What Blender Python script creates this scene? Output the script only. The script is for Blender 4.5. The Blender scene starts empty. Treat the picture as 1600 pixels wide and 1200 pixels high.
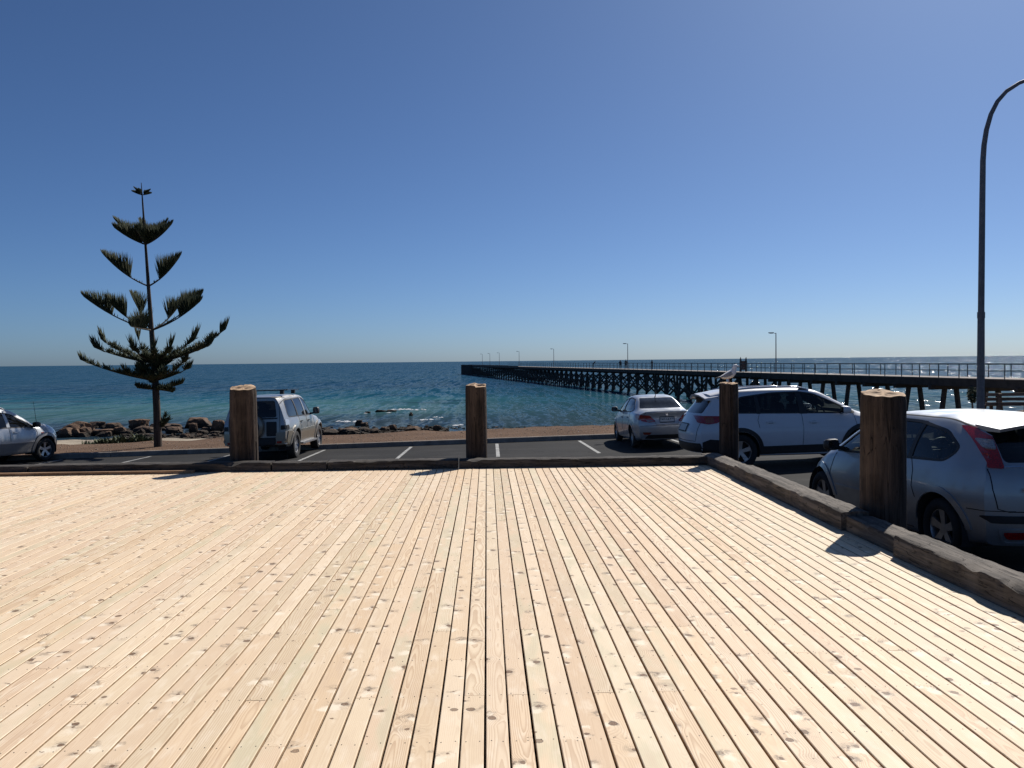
import bpy, bmesh, math, random
import numpy as np
from mathutils import Vector, Matrix, noise
from mathutils.bvhtree import BVHTree

R = math.radians
random.seed(7)
scene = bpy.context.scene
COL = scene.collection

# ------------------------------------------------------------------ camera
EYE = 1.5
YAW, PITCH, ROLL = R(1.75), R(-1.6), R(0.6)
cam_d = bpy.data.cameras.new("camera")
cam_d.sensor_fit = 'HORIZONTAL'
cam_d.angle = 2 * math.atan(800 / 1290)
cam_d.clip_start, cam_d.clip_end = 0.05, 60000
cam = bpy.data.objects.new("camera", cam_d)
COL.objects.link(cam)
_f = Vector((math.sin(YAW) * math.cos(PITCH), math.cos(YAW) * math.cos(PITCH), math.sin(PITCH)))
_r0 = Vector((math.cos(YAW), -math.sin(YAW), 0))
_u0 = _r0.cross(_f)
_r = _r0 * math.cos(ROLL) - _u0 * math.sin(ROLL)
_u = _r.cross(_f)
cam.matrix_world = Matrix(((_r.x, _u.x, -_f.x, 0), (_r.y, _u.y, -_f.y, 0), (_r.z, _u.z, -_f.z, EYE), (0, 0, 0, 1)))
scene.camera = cam

# ------------------------------------------------------------------ sky, sun, exposure
SUN_AZ, SUN_EL = R(36.0), R(42.5)          # azimuth measured from +Y towards +X
world = bpy.data.worlds.new("World")
scene.world = world
world.use_nodes = True
wn = world.node_tree
wn.nodes.clear()
sky = wn.nodes.new("ShaderNodeTexSky")
sky.sky_type = 'NISHITA'
sky.sun_disc = False
sky.sun_elevation = SUN_EL
sky.sun_rotation = SUN_AZ
sky.altitude = 0
sky.air_density, sky.dust_density, sky.ozone_density = 0.6, 0.7, 8.0
bg = wn.nodes.new("ShaderNodeBackground")
bg.inputs[1].default_value = 0.0635
wo = wn.nodes.new("ShaderNodeOutputWorld")
tint = wn.nodes.new("ShaderNodeMix")          # even white balance of the whole sky
tint.data_type, tint.blend_type = 'RGBA', 'MULTIPLY'
tint.inputs[0].default_value = 1.0
tint.inputs[7].default_value = (0.865, 0.985, 1.06, 1)
wn.links.new(sky.outputs[0], tint.inputs[6])
wn.links.new(tint.outputs[2], bg.inputs[0])
wn.links.new(bg.outputs[0], wo.inputs[0])
sun_d = bpy.data.lights.new("sun", 'SUN')
sun_d.energy = 5.0
sun_d.angle = R(0.53)
sun_d.color = (1.0, 0.95, 0.88)
sun = bpy.data.objects.new("sun", sun_d)
COL.objects.link(sun)
SUN_DIR = Vector((math.sin(SUN_AZ) * math.cos(SUN_EL), math.cos(SUN_AZ) * math.cos(SUN_EL), math.sin(SUN_EL)))
sun.rotation_euler = SUN_DIR.to_track_quat('Z', 'Y').to_euler()
sun.location = (30, 40, 60)
vs = scene.view_settings
vs.view_transform, vs.look, vs.gamma, vs.exposure = 'Standard', 'None', 1.0, 0.2
vs.use_curve_mapping = False
scene.cycles.max_bounces = 8
scene.cycles.transparent_max_bounces = 12
scene.cycles.use_denoising = True
scene.cycles.caustics_reflective = False
scene.cycles.caustics_refractive = False
scene.cycles.sample_clamp_indirect = 6.0


# ------------------------------------------------------------------ node helpers
class NT:
    def __init__(self, m):
        m.use_nodes = True
        self.t = m.node_tree
        self.t.nodes.clear()
        self.out = self.t.nodes.new("ShaderNodeOutputMaterial")

    def n(self, typ, ins=None, **props):
        nd = self.t.nodes.new(typ)
        for k, v in props.items():
            setattr(nd, k, v)
        for k, v in (ins or {}).items():
            self.put(nd.inputs[k], v)
        return nd

    def put(self, sock, v):
        if isinstance(v, bpy.types.NodeSocket):
            self.t.links.new(v, sock)
        elif isinstance(v, bpy.types.Node):
            self.t.links.new(v.outputs[0], sock)
        else:
            if isinstance(v, (tuple, list)) and len(v) == 3 and len(sock.default_value) == 4:
                v = (*v, 1)
            sock.default_value = v

    def m(self, op, a, b=0.0, c=None, clamp=False):
        nd = self.t.nodes.new("ShaderNodeMath")
        nd.operation = op
        nd.use_clamp = clamp
        self.put(nd.inputs[0], a)
        self.put(nd.inputs[1], b)
        if c is not None:
            self.put(nd.inputs[2], c)
        return nd.outputs[0]

    def vm(self, op, a, b=(0, 0, 0)):
        nd = self.t.nodes.new("ShaderNodeVectorMath")
        nd.operation = op
        self.put(nd.inputs[0], a)
        if op == 'SCALE':
            self.put(nd.inputs['Scale'], b)
        else:
            self.put(nd.inputs[1], b)
        return nd

    def mix(self, f, a, b, mode='MIX'):
        nd = self.t.nodes.new("ShaderNodeMix")
        nd.data_type = 'RGBA'
        nd.blend_type = mode
        self.put(nd.inputs[0], f)
        self.put(nd.inputs[6], a)
        self.put(nd.inputs[7], b)
        return nd.outputs[2]

    def ss(self, x, lo, hi, a=0.0, b=1.0):
        nd = self.t.nodes.new("ShaderNodeMapRange")
        nd.interpolation_type = 'SMOOTHSTEP'
        self.put(nd.inputs[0], x)
        nd.inputs[1].default_value, nd.inputs[2].default_value = lo, hi
        self.put(nd.inputs[3], a)
        self.put(nd.inputs[4], b)
        return nd.outputs[0]

    def noise(self, vec, scale, detail=3.0, rough=0.55, dist=0.0, out=0):
        nd = self.n("ShaderNodeTexNoise", {'Vector': vec, 'Scale': scale, 'Detail': detail, 'Roughness': rough, 'Distortion': dist})
        return nd.outputs[out]

    def ramp(self, f, stops, interp='LINEAR'):
        nd = self.t.nodes.new("ShaderNodeValToRGB")
        nd.color_ramp.interpolation = interp
        e = nd.color_ramp.elements
        while len(e) < len(stops):
            e.new(0.5)
        for el, (p, c) in zip(e, stops):
            el.position = p
            el.color = (*c, 1) if len(c) == 3 else c
        self.put(nd.inputs[0], f)
        return nd.outputs[0]

    def xyz(self, x, y, z=0.0):
        return self.n("ShaderNodeCombineXYZ", {0: x, 1: y, 2: z}).outputs[0]

    def sep(self, v):
        return self.n("ShaderNodeSeparateXYZ", {0: v}).outputs

    def pos(self):
        return self.n("ShaderNodeNewGeometry").outputs['Position']

    def obj(self):
        return self.n("ShaderNodeTexCoord").outputs['Object']

    def rand(self):
        return self.n("ShaderNodeObjectInfo").outputs['Random']

    def bump(self, h, strength=0.3, dist=0.02):
        return self.n("ShaderNodeBump", {'Height': h, 'Strength': strength, 'Distance': dist}).outputs[0]

    def bsdf(self, col, rough=0.6, metallic=0.0, normal=None, **extra):
        nd = self.t.nodes.new("ShaderNodeBsdfPrincipled")
        self.put(nd.inputs['Base Color'], col)
        self.put(nd.inputs['Roughness'], rough)
        self.put(nd.inputs['Metallic'], metallic)
        if normal is not None:
            self.put(nd.inputs['Normal'], normal)
        for k, v in extra.items():
            self.put(nd.inputs[k.replace('_', ' ')], v)
        self.t.links.new(nd.outputs[0], self.out.inputs[0])
        return nd


def M(name):
    return bpy.data.materials.new(name)


def simple(name, col, rough=0.6, metallic=0.0, var=0.15, scale=8.0, bump=0.0, **extra):
    m = M(name)
    t = NT(m)
    o = t.obj()
    nz = t.noise(o, scale, 4)
    c = t.mix(t.ss(nz, 0.3, 0.7), tuple(x * (1 - var) for x in col), tuple(min(1, x * (1 + var)) for x in col))
    nrm = t.bump(nz, bump, 0.02) if bump else None
    t.bsdf(c, rough, metallic, nrm, **extra)
    return m


# ------------------------------------------------------------------ object helpers
def link(o, parent=None):
    COL.objects.link(o)
    if parent is not None:
        o.parent = parent
    return o


def tag(o, label=None, cat=None, group=None, kind=None):
    if label: o['label'] = label
    if cat: o['category'] = cat
    if group: o['group'] = group
    if kind: o['kind'] = kind
    return o


def thing(name, label, cat, loc=(0, 0, 0), rot=(0, 0, 0), group=None):
    o = bpy.data.objects.new(name, None)
    link(o)
    o.location = loc
    o.rotation_euler = rot
    o.empty_display_size = 0.2
    return tag(o, label, cat, group)


def copy_tree(o, parent=None):
    c = o.copy()
    link(c, parent)
    for ch in list(o.children):
        copy_tree(ch, c)
    return c


class MB:
    """collects geometry for one mesh object"""
    def __init__(self):
        self.v, self.f = [], []

    def add(self, vs_, fs):
        b = len(self.v)
        self.v += [tuple(p) for p in vs_]
        self.f += [tuple(i + b for i in q) for q in fs]

    def box(self, c, s, rz=0.0, mat=None):
        x, y, z = s[0] / 2, s[1] / 2, s[2] / 2
        ps = [Vector((sx * x, sy * y, sz * z)) for sx in (-1, 1) for sy in (-1, 1) for sz in (-1, 1)]
        if rz:
            ro = Matrix.Rotation(rz, 3, 'Z')
            ps = [ro @ p for p in ps]
        if mat is not None:
            ps = [mat @ p for p in ps]
        ps = [p + Vector(c) for p in ps]
        self.add(ps, [(0, 1, 3, 2), (4, 6, 7, 5), (0, 4, 5, 1), (2, 3, 7, 6), (0, 2, 6, 4), (1, 5, 7, 3)])

    def beam(self, a, b, w, h=None, up=(0, 0, 1)):
        """square bar from a to b"""
        h = h or w
        a, b = Vector(a), Vector(b)
        d = (b - a).normalized()
        u = Vector(up)
        if abs(d.dot(u)) > 0.95:
            u = Vector((0, 1, 0))
        s = d.cross(u).normalized() * w / 2
        t = s.cross(d).normalized() * h / 2
        ps = []
        for p in (a, b):
            ps += [p - s - t, p + s - t, p + s + t, p - s + t]
        self.add(ps, [(0, 1, 2, 3), (7, 6, 5, 4), (0, 4, 5, 1), (1, 5, 6, 2), (2, 6, 7, 3), (3, 7, 4, 0)])

    def tube(self, pts, rad, n=8, cap=True):
        pts = [Vector(p) for p in pts]
        if not isinstance(rad, (list, tuple)):
            rad = [rad] * len(pts)
        rings = []
        s = None
        for i, p in enumerate(pts):
            d = (pts[min(i + 1, len(pts) - 1)] - pts[max(i - 1, 0)]).normalized()
            if s is None:
                s = d.cross(Vector((0, 0, 1)) if abs(d.z) < 0.9 else Vector((0, 1, 0))).normalized()
            else:
                s = (s - d * s.dot(d)).normalized()      # carry the frame along so the tube never twists
            t = s.cross(d)
            rings.append([p + (s * math.cos(2 * math.pi * k / n) + t * math.sin(2 * math.pi * k / n)) * rad[i] for k in range(n)])
        vs_ = [q for rg in rings for q in rg]
        fs = []
        for i in range(len(rings) - 1):
            for k in range(n):
                k2 = (k + 1) % n
                fs.append((i * n + k, i * n + k2, (i + 1) * n + k2, (i + 1) * n + k))
        if cap:
            fs.append(tuple(range(n - 1, -1, -1)))
            fs.append(tuple((len(rings) - 1) * n + k for k in range(n)))
        self.add(vs_, fs)

    def lathe(self, prof, axis='Y', c=(0, 0, 0), n=32):
        """prof: list of (r, h); closed loop optional"""
        vs_, fs = [], []
        for (r, h) in prof:
            for k in range(n):
                a = 2 * math.pi * k / n
                p = {'Y': (r * math.cos(a), h, r * math.sin(a)), 'Z': (r * math.cos(a), r * math.sin(a), h), 'X': (h, r * math.cos(a), r * math.sin(a))}[axis]
                vs_.append((p[0] + c[0], p[1] + c[1], p[2] + c[2]))
        for i in range(len(prof) - 1):
            for k in range(n):
                k2 = (k + 1) % n
                fs.append((i * n + k, i * n + k2, (i + 1) * n + k2, (i + 1) * n + k))
        self.add(vs_, fs)

    def mesh(self, name):
        me = bpy.data.meshes.new(name)
        me.from_pydata(self.v, [], self.f)
        me.update()
        return me

    def build(self, name, mat, parent=None, smooth=None, fix=True):
        me = self.mesh(name)
        if fix:
            bm = bmesh.new()
            bm.from_mesh(me)
            bmesh.ops.recalc_face_normals(bm, faces=bm.faces)
            bm.to_mesh(me)
            bm.free()
        if mat is not None:
            me.materials.append(mat)
        if smooth is not None:
            me.shade_smooth()
            me.set_sharp_from_angle(angle=R(smooth))
        o = bpy.data.objects.new(name, me)
        return link(o, parent)


def nz3(x, y, z=0.0, s=1.0):
    return noise.noise(Vector((x * s, y * s, z * s)))


# ground plane of the car park: gently falling to the sea and to the west
GA, GB, GC = -0.63, 0.023, -0.0195
def gz(x, y):
    return GA + GB * x + GC * y
KERB_Y = 26.6
SEA_Z = -4.7
DECK_Y = 11.6          # far edge of the deck
DECK_X = 3.05          # right edge of the deck
# ================================================================== materials
def mat_board():
    m = M("pale_pine_board")
    t = NT(m)
    uv = t.n("ShaderNodeUVMap", uv_map="board").outputs[0]
    seed = t.n("ShaderNodeAttribute", attribute_name="seed").outputs['Fac']
    s = t.sep(uv)
    u, v = s[0], s[1]
    px = t.m('MULTIPLY_ADD', seed, 37.3, u)
    py = t.m('MULTIPLY_ADD', seed, 91.7, v)
    P = t.xyz(px, py, 0)
    # wobble so that knots are not perfect ovals
    wob = t.noise(P, 55.0, 2, out=1)
    wv = t.vm('SCALE', t.vm('SUBTRACT', wob, (0.5, 0.5, 0.5)), 0.016).outputs[0]
    wv2 = t.vm('SCALE', t.vm('SUBTRACT', t.noise(P, 20.0, 4, out=1), (0.5, 0.5, 0.5)), 0.10).outputs[0]

    def knots(scale, off, keep):
        q = t.vm('ADD', t.vm('ADD', P, wv).outputs[0], off).outputs[0]
        vo = t.n("ShaderNodeTexVoronoi", {'Vector': q, 'Scale': scale, 'Randomness': 1.0}, voronoi_dimensions='2D')
        d = t.vm('SUBTRACT', q, vo.outputs['Position']).outputs[0]
        c = t.n("ShaderNodeSeparateColor", {0: vo.outputs['Color']}).outputs
        on = t.ss(c[0], keep, keep + 0.02)
        rad = t.m('MULTIPLY_ADD', t.m('MULTIPLY', c[1], c[1]), 0.014, 0.004)
        return d, c, on, rad

    # growth rings cut by the board face: cathedrals and straight grain
    h1 = t.m('FRACT', t.m('MULTIPLY', seed, 13.77))
    h2 = t.m('FRACT', t.m('MULTIPLY', seed, 57.31))
    h3 = t.m('FRACT', t.m('MULTIPLY', seed, 211.9))
    lowv = t.noise(t.xyz(t.m('MULTIPLY', px, 2.0), t.m('MULTIPLY', py, 0.9), 0), 1.0, 2)
    d1, c1, on1, r1 = knots(4.3, (0, 0, 0), 0.27)
    d2, c2, on2, r2 = knots(6.5, (3.1, 7.7, 0), 0.70)
    l1 = t.vm('LENGTH', d1).outputs['Value']
    l2 = t.vm('LENGTH', d2).outputs['Value']
    bulge = t.m('MULTIPLY', t.ss(l1, 0.0, 0.085, 1.0, 0.0), t.m('MULTIPLY', on1, 0.022))
    uc = t.m('SUBTRACT', u, t.m('MULTIPLY_ADD', h1, 0.13, -0.02))
    hh = t.m('ADD', t.m('MULTIPLY_ADD', t.m('SUBTRACT', h2, 0.5), 0.05, t.m('MULTIPLY', t.m('SUBTRACT', h3, 0.5), t.m('MULTIPLY', v, 0.035))),
             t.m('MULTIPLY', t.m('SUBTRACT', lowv, 0.5), 0.10))
    rr = t.m('SQRT', t.m('ADD', t.m('MULTIPLY', uc, uc), t.m('MULTIPLY', hh, hh)))
    rr = t.m('ADD', rr, bulge)
    rr = t.m('ADD', rr, t.m('MULTIPLY', t.noise(t.xyz(t.m('MULTIPLY', px, 60.0), t.m('MULTIPLY', py, 4.0), 0), 1.0, 2), 0.004))
    ph = t.m('FRACT', t.m('MULTIPLY', rr, 135.0))
    ring = t.m('MULTIPLY', t.ss(ph, 0.25, 0.92), t.ss(ph, 0.93, 1.0, 1.0, 0.0))
    fibre = t.noise(t.xyz(t.m('MULTIPLY', px, 420.0), t.m('MULTIPLY', py, 9.0), 0), 1.0, 3)
    mott = t.noise(t.xyz(t.m('MULTIPLY', px, 9.0), t.m('MULTIPLY', py, 2.2), 0), 1.0, 4)
    mott2 = t.noise(t.xyz(t.m('MULTIPLY', px, 18.0), t.m('MULTIPLY', py, 5.0), 0), 1.0, 4)
    # board to board colour
    base = t.ramp(h3, [(0.0, (0.70, 0.52, 0.335)), (0.25, (0.75, 0.59, 0.405)), (0.5, (0.72, 0.545, 0.375)), (0.75, (0.78, 0.63, 0.45)), (1.0, (0.65, 0.52, 0.345))])
    h4 = t.m('FRACT', t.m('MULTIPLY', seed, 301.7))
    base = t.mix(1.0, base, t.ramp(h4, [(0.0, (0.96, 0.96, 0.95)), (0.5, (1.0, 1.0, 1.0)), (0.965, (1.05, 1.04, 1.02)), (0.985, (0.90, 0.87, 0.84)), (1.0, (0.84, 0.80, 0.75))]), 'MULTIPLY')
    green = t.m('MULTIPLY', t.ss(h1, 0.72, 0.95), t.ss(mott, 0.38, 0.62))
    base = t.mix(t.m('MULTIPLY', green, 0.55), base, (0.565, 0.55, 0.375))
    base = t.mix(t.ss(mott, 0.5, 0.78, 0.0, 0.45), base, (0.60, 0.45, 0.32))
    base = t.mix(t.ss(mott2, 0.48, 0.75, 0.0, 0.55), base, (0.84, 0.715, 0.55))
    gs = t.m('MULTIPLY_ADD', t.ss(h2, 0.3, 1.0), 0.42, 0.16)
    base = t.mix(t.m('MULTIPLY', ring, gs), base, (0.45, 0.285, 0.165))
    base = t.mix(t.ss(fibre, 0.5, 0.8, 0.0, 0.22), base, (0.46, 0.33, 0.22))
    # grey smudges and shining figure beside the knots
    for d, c, on, r, size in ((d1, c1, on1, r1, 1.0), (d2, c2, on2, r2, 0.55)):
        rot = t.n("ShaderNodeVectorRotate", {'Vector': t.vm('ADD', d, wv2).outputs[0], 'Angle': t.m('MULTIPLY_ADD', c[1], 2.4, -0.9)}, rotation_type='Z_AXIS').outputs[0]
        ds = t.sep(rot)
        e = t.m('SQRT', t.m('ADD', t.m('POWER', t.m('DIVIDE', ds[0], 0.064 * size), 2.0), t.m('POWER', t.m('DIVIDE', ds[1], 0.046 * size), 2.0)))
        smn = t.noise(t.vm('ADD', P, wv2).outputs[0], 38.0, 4, 0.65)
        sm = t.m('MULTIPLY', t.ss(e, 0.15, 1.0, 1.0, 0.0), t.m('MULTIPLY', t.m('MULTIPLY', on, t.ss(c[2], 0.12, 0.6)), t.ss(smn, 0.34, 0.58)))
        base = t.mix(t.m('MULTIPLY', sm, 0.86), base, (0.215, 0.165, 0.12))
        e2 = t.m('SQRT', t.m('ADD', t.m('POWER', t.m('DIVIDE', t.m('SUBTRACT', ds[0], 0.012), 0.045 * size), 2.0),
                             t.m('POWER', t.m('DIVIDE', t.m('ADD', ds[1], 0.045 * size), 0.05 * size), 2.0)))
        base = t.mix(t.m('MULTIPLY', t.ss(e2, 0.2, 1.0, 0.75, 0.0), t.m('MULTIPLY', on, t.ss(c[2], 0.2, 0.6))), base, (0.86, 0.75, 0.585))
        l = l1 if size == 1.0 else l2
        q = t.m('DIVIDE', l, r)
        core = t.m('MULTIPLY', t.ss(q, 0.85, 1.12, 1.0, 0.0), on)
        inner = t.mix(t.ss(t.m('FRACT', t.m('MULTIPLY', q, 2.6)), 0.2, 0.8), (0.12, 0.065, 0.036), (0.25, 0.15, 0.085))
        base = t.mix(t.m('MULTIPLY', core, t.m('MULTIPLY_ADD', c[2], 0.25, 0.75)), base, inner)
        edge = t.m('MULTIPLY', t.m('MULTIPLY', t.ss(q, 0.8, 1.0), t.ss(q, 1.02, 1.25, 1.0, 0.0)), on)
        base = t.mix(t.m('MULTIPLY', edge, 0.75), base, (0.075, 0.045, 0.03))
    # occasional dirt marks
    dirt = t.noise(t.vm('ADD', t.pos(), (4, 2, 0)).outputs[0], 1.7, 5, 0.6)
    base = t.mix(t.ss(dirt, 0.56, 0.74, 0.0, 0.22), base, (0.50, 0.40, 0.30))
    height = t.m('MULTIPLY_ADD', ring, 0.5, fibre)
    t.bsdf(base, 0.62, 0.0, t.bump(height, 0.18, 0.0015), Specular_IOR_Level=0.3)
    return m


def mat_old_wood(name, dark, light, vert=True, scale=1.0, bump=0.6):
    """grey-brown weathered hardwood, grain along the object's length"""
    m = M(name)
    t = NT(m)
    o = t.vm('ADD', t.obj(), t.xyz(t.m('MULTIPLY', t.rand(), 9.0), t.m('MULTIPLY', t.rand(), 5.0), 0)).outputs[0]
    s = t.sep(o)
    if vert == 'Z': g = t.xyz(t.m('MULTIPLY', s[0], 26 * scale), t.m('MULTIPLY', s[1], 26 * scale), t.m('MULTIPLY', s[2], 1.6 * scale))
    elif vert == 'X': g = t.xyz(t.m('MULTIPLY', s[0], 1.6 * scale), t.m('MULTIPLY', s[1], 26 * scale), t.m('MULTIPLY', s[2], 26 * scale))
    else: g = t.xyz(t.m('MULTIPLY', s[0], 26 * scale), t.m('MULTIPLY', s[1], 1.6 * scale), t.m('MULTIPLY', s[2], 26 * scale))
    n1 = t.noise(g, 1.0, 6, 0.62, 0.4)
    n2 = t.noise(o, 2.6 * scale, 5, 0.6)
    n3 = t.noise(g, 0.33, 3, 0.5, 1.0)
    c = t.mix(t.ss(n1, 0.32, 0.68), dark, light)
    c = t.mix(t.ss(n3, 0.42, 0.68, 0.0, 0.55), c, tuple(x * 0.42 for x in dark))
    c = t.mix(t.ss(n2, 0.5, 0.72, 0.0, 0.45), c, tuple(min(1, x * 1.25) for x in light))
    crack = t.ss(t.noise(g, 0.6, 2, 0.4, 2.2), 0.485, 0.5, 0.0, 1.0)
    crack2 = t.ss(t.noise(g, 0.6, 2, 0.4, 2.2), 0.5, 0.515, 1.0, 0.0)
    ck = t.m('MULTIPLY', crack, crack2)
    c = t.mix(t.m('MULTIPLY', ck, 0.8), c, tuple(x * 0.15 for x in dark))
    h = t.m('SUBTRACT', t.m('MULTIPLY_ADD', n2, 0.6, n1), t.m('MULTIPLY', ck, 1.2))
    t.bsdf(c, 0.85, 0.0, t.bump(h, bump, 0.012), Specular_IOR_Level=0.2)
    return m


MAT = {}
MAT['board_edge'] = simple("gap_shaded_board_edge", (0.40, 0.27, 0.155), 0.9, var=0.25, scale=25)  # brown side colour, darker than the tops to put shade into the gaps
MAT['board'] = mat_board()
MAT['post'] = mat_old_wood("weathered_post_wood", (0.036, 0.027, 0.022), (0.098, 0.072, 0.056), 'Z')
MAT['post_top'] = simple("sawn_log_end", (0.46, 0.31, 0.185), 0.85, var=0.35, scale=14, bump=0.5)
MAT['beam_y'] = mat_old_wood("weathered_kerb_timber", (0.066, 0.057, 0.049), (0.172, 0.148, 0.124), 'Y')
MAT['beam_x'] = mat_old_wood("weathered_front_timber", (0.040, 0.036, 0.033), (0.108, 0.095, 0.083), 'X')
MAT['plank_red'] = mat_old_wood("reddish_plank", (0.20, 0.12, 0.07), (0.36, 0.23, 0.14), 'X', bump=0.3)
MAT['joist'] = simple("treated_joist", (0.10, 0.08, 0.055), 0.85)
MAT['nail'] = simple("nail_head", (0.05, 0.04, 0.035), 0.55, 0.3)
MAT['black'] = simple("matt_black", (0.012, 0.012, 0.013), 0.6)


def mat_asphalt():
    m = M("asphalt")
    t = NT(m)
    p = t.pos()
    a = t.noise(p, 0.35, 5, 0.6)
    b = t.noise(p, 60, 3, 0.7)
    s = t.sep(p)
    st = t.noise(t.xyz(t.m('MULTIPLY', s[0], 0.35), t.m('MULTIPLY', s[1], 2.2), 0), 1.0, 4, 0.6)
    c = t.mix(t.ss(a, 0.3, 0.7), (0.021, 0.0208, 0.0208), (0.032, 0.0315, 0.031))
    c = t.mix(t.ss(st, 0.48, 0.7, 0.0, 0.5), c, (0.055, 0.053, 0.051))
    c = t.mix(t.ss(b, 0.5, 0.8, 0.0, 0.6), c, (0.08, 0.077, 0.074))
    oil = t.noise(p, 1.1, 3, 0.5)
    c = t.mix(t.ss(oil, 0.62, 0.74, 0.0, 0.6), c, (0.018, 0.0175, 0.0175))
    # sealed cracks
    cr = t.n("ShaderNodeTexVoronoi", {'Vector': t.vm('ADD', p, t.vm('SCALE', t.noise(p, 1.5, 3, out=1), 1.2).outputs[0]).outputs[0], 'Scale': 0.22}, feature='DISTANCE_TO_EDGE').outputs[0]
    c = t.mix(t.ss(cr, 0.002, 0.006, 0.75, 0.0), c, (0.02, 0.02, 0.02))
    t.bsdf(c, 0.85, 0.0, t.bump(b, 0.5, 0.006), Specular_IOR_Level=0.08)
    return m


def mat_berm():
    m = M("brown_gravelly_soil")
    t = NT(m)
    p = t.pos()
    a = t.noise(p, 0.5, 5, 0.6)
    b = t.noise(p, 9, 4, 0.7)
    v = t.n("ShaderNodeTexVoronoi", {'Vector': p, 'Scale': 16.0})
    c = t.mix(t.ss(a, 0.3, 0.7), (0.102, 0.066, 0.047), (0.148, 0.097, 0.068))
    c = t.mix(t.ss(b, 0.45, 0.75, 0.0, 0.7), c, (0.19, 0.134, 0.096))
    c = t.mix(t.ss(v.outputs['Distance'], 0.08, 0.32, 0.55, 0.0), c, (0.21, 0.155, 0.115))
    c = t.mix(t.ss(b, 0.25, 0.42, 0.6, 0.0), c, (0.056, 0.039, 0.03))
    # below the crest: pale sand and wet shore
    y = t.sep(p)[1]
    sand = t.mix(t.ss(a, 0.35, 0.65), (0.26, 0.22, 0.17), (0.36, 0.31, 0.245))
    yy = t.m('MULTIPLY_ADD', t.m('SUBTRACT', a, 0.5), 14.0, y)
    c = t.mix(t.ss(yy, 38, 46), c, sand)
    c = t.mix(t.ss(yy, 63, 68), c, (0.075, 0.065, 0.055))
    t.bsdf(c, 0.9, 0.0, t.bump(t.m('MULTIPLY_ADD', v.outputs['Distance'], -0.6, b), 0.8, 0.05), Specular_IOR_Level=0.03)
    return m


def mat_sea():
    m = M("sea_water")
    t = NT(m)
    p = t.pos()
    s = t.sep(p)
    x, y = s[0], s[1]
    wob = t.m('MULTIPLY', t.m('SUBTRACT', t.noise(t.xyz(t.m('MULTIPLY', x, 0.012), t.m('MULTIPLY', y, 0.03), 0), 1.0, 4, 0.6), 0.5), 46.0)
    d = t.m('ADD', y, wob)
    dn = t.m('DIVIDE', d, 400.0, clamp=True)
    near_l = t.ramp(dn, [(0.0, (0.0252, 0.0342, 0.0410)), (0.215, (0.0185, 0.0319, 0.0476)), (0.25, (0.038, 0.092, 0.102)), (0.325, (0.034, 0.102, 0.118)),
                         (0.365, (0.0084, 0.0631, 0.0968)), (0.52, (0.0076, 0.0372, 0.0738)), (0.75, (0.0076, 0.0426, 0.0804)), (1.0, (0.0076, 0.0426, 0.0812))])
    near_r = t.ramp(dn, [(0.0, (0.0378, 0.0418, 0.0410)), (0.2, (0.0235, 0.0471, 0.0590)), (0.27, (0.0151, 0.0517, 0.0697)), (0.33, (0.0134, 0.0623, 0.0861)),
                         (0.40, (0.0084, 0.0471, 0.0771)), (0.55, (0.0076, 0.0365, 0.0705)), (1.0, (0.0076, 0.0426, 0.0795))])
    c = t.mix(t.ss(t.m('ADD', x, t.m('MULTIPLY', wob, 0.6)), -22.0, 16.0), near_l, near_r)
    # weed beds and sandbars on the bottom
    weed = t.noise(t.xyz(t.m('MULTIPLY', x, 0.035), t.m('MULTIPLY', y, 0.11), 3.0), 1.0, 5, 0.62)
    c = t.mix(t.m('MULTIPLY', t.ss(weed, 0.53, 0.63, 0.0, 0.7), t.ss(y, 160, 320, 1.0, 0.12)), c, (0.012, 0.032, 0.048))
    # wind streaks and cat's-paws
    stw = t.noise(t.xyz(t.m('MULTIPLY', x, 0.012), t.m('MULTIPLY', y, 0.05), 9.0), 1.0, 6, 0.7)
    stw2 = t.noise(t.xyz(t.m('MULTIPLY', x, 0.07), t.m('MULTIPLY', y, 0.24), 4.0), 1.0, 4, 0.65)
    # wave slopes: chop, wavelets and long swell tilt the surface directly
    def slope(a, b_, amp, seed):
        n_ = t.n("ShaderNodeTexNoise", {'Vector': t.xyz(t.m('MULTIPLY', x, a), t.m('MULTIPLY', y, b_), seed), 'Scale': 1.0, 'Detail': 1.0, 'Roughness': 0.5, 'Distortion': 0.3}).outputs[1]
        return t.vm('SCALE', t.vm('SUBTRACT', n_, (0.5, 0.5, 0.5)), amp).outputs[0]
    sl = t.vm('ADD', t.vm('ADD', slope(2.1, 0.45, 0.85, 2.0), slope(0.75, 0.085, 1.10, 7.0)).outputs[0], slope(0.42, 0.020, 1.05, 12.0)).outputs[0]
    sl = t.vm('SCALE', sl, t.m('MULTIPLY_ADD', stw, 0.8, 0.6)).outputs[0]
    ss_ = t.sep(sl)
    nb = t.vm('NORMALIZE', t.xyz(ss_[0], ss_[1], 1.0)).outputs[0]
    body = t.n("ShaderNodeBsdfDiffuse", {'Color': c, 'Roughness': 0.0}).outputs[0]
    gl = t.n("ShaderNodeBsdfGlossy", {'Color': (1, 1, 1), 'Roughness': 0.11, 'Normal': nb}).outputs[0]
    fr = t.n("ShaderNodeFresnel", {'IOR': 1.33, 'Normal': nb}).outputs[0]
    fr = t.m('MULTIPLY', fr, t.ss(t.m('MULTIPLY_ADD', stw2, 0.5, t.m('MULTIPLY', stw, 0.5)), 0.36, 0.64, 0.22, 0.46))
    mx = t.n("ShaderNodeMixShader", {0: fr, 1: body, 2: gl}).outputs[0]
    t.t.links.new(mx, t.out.inputs[0])
    return m


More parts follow.
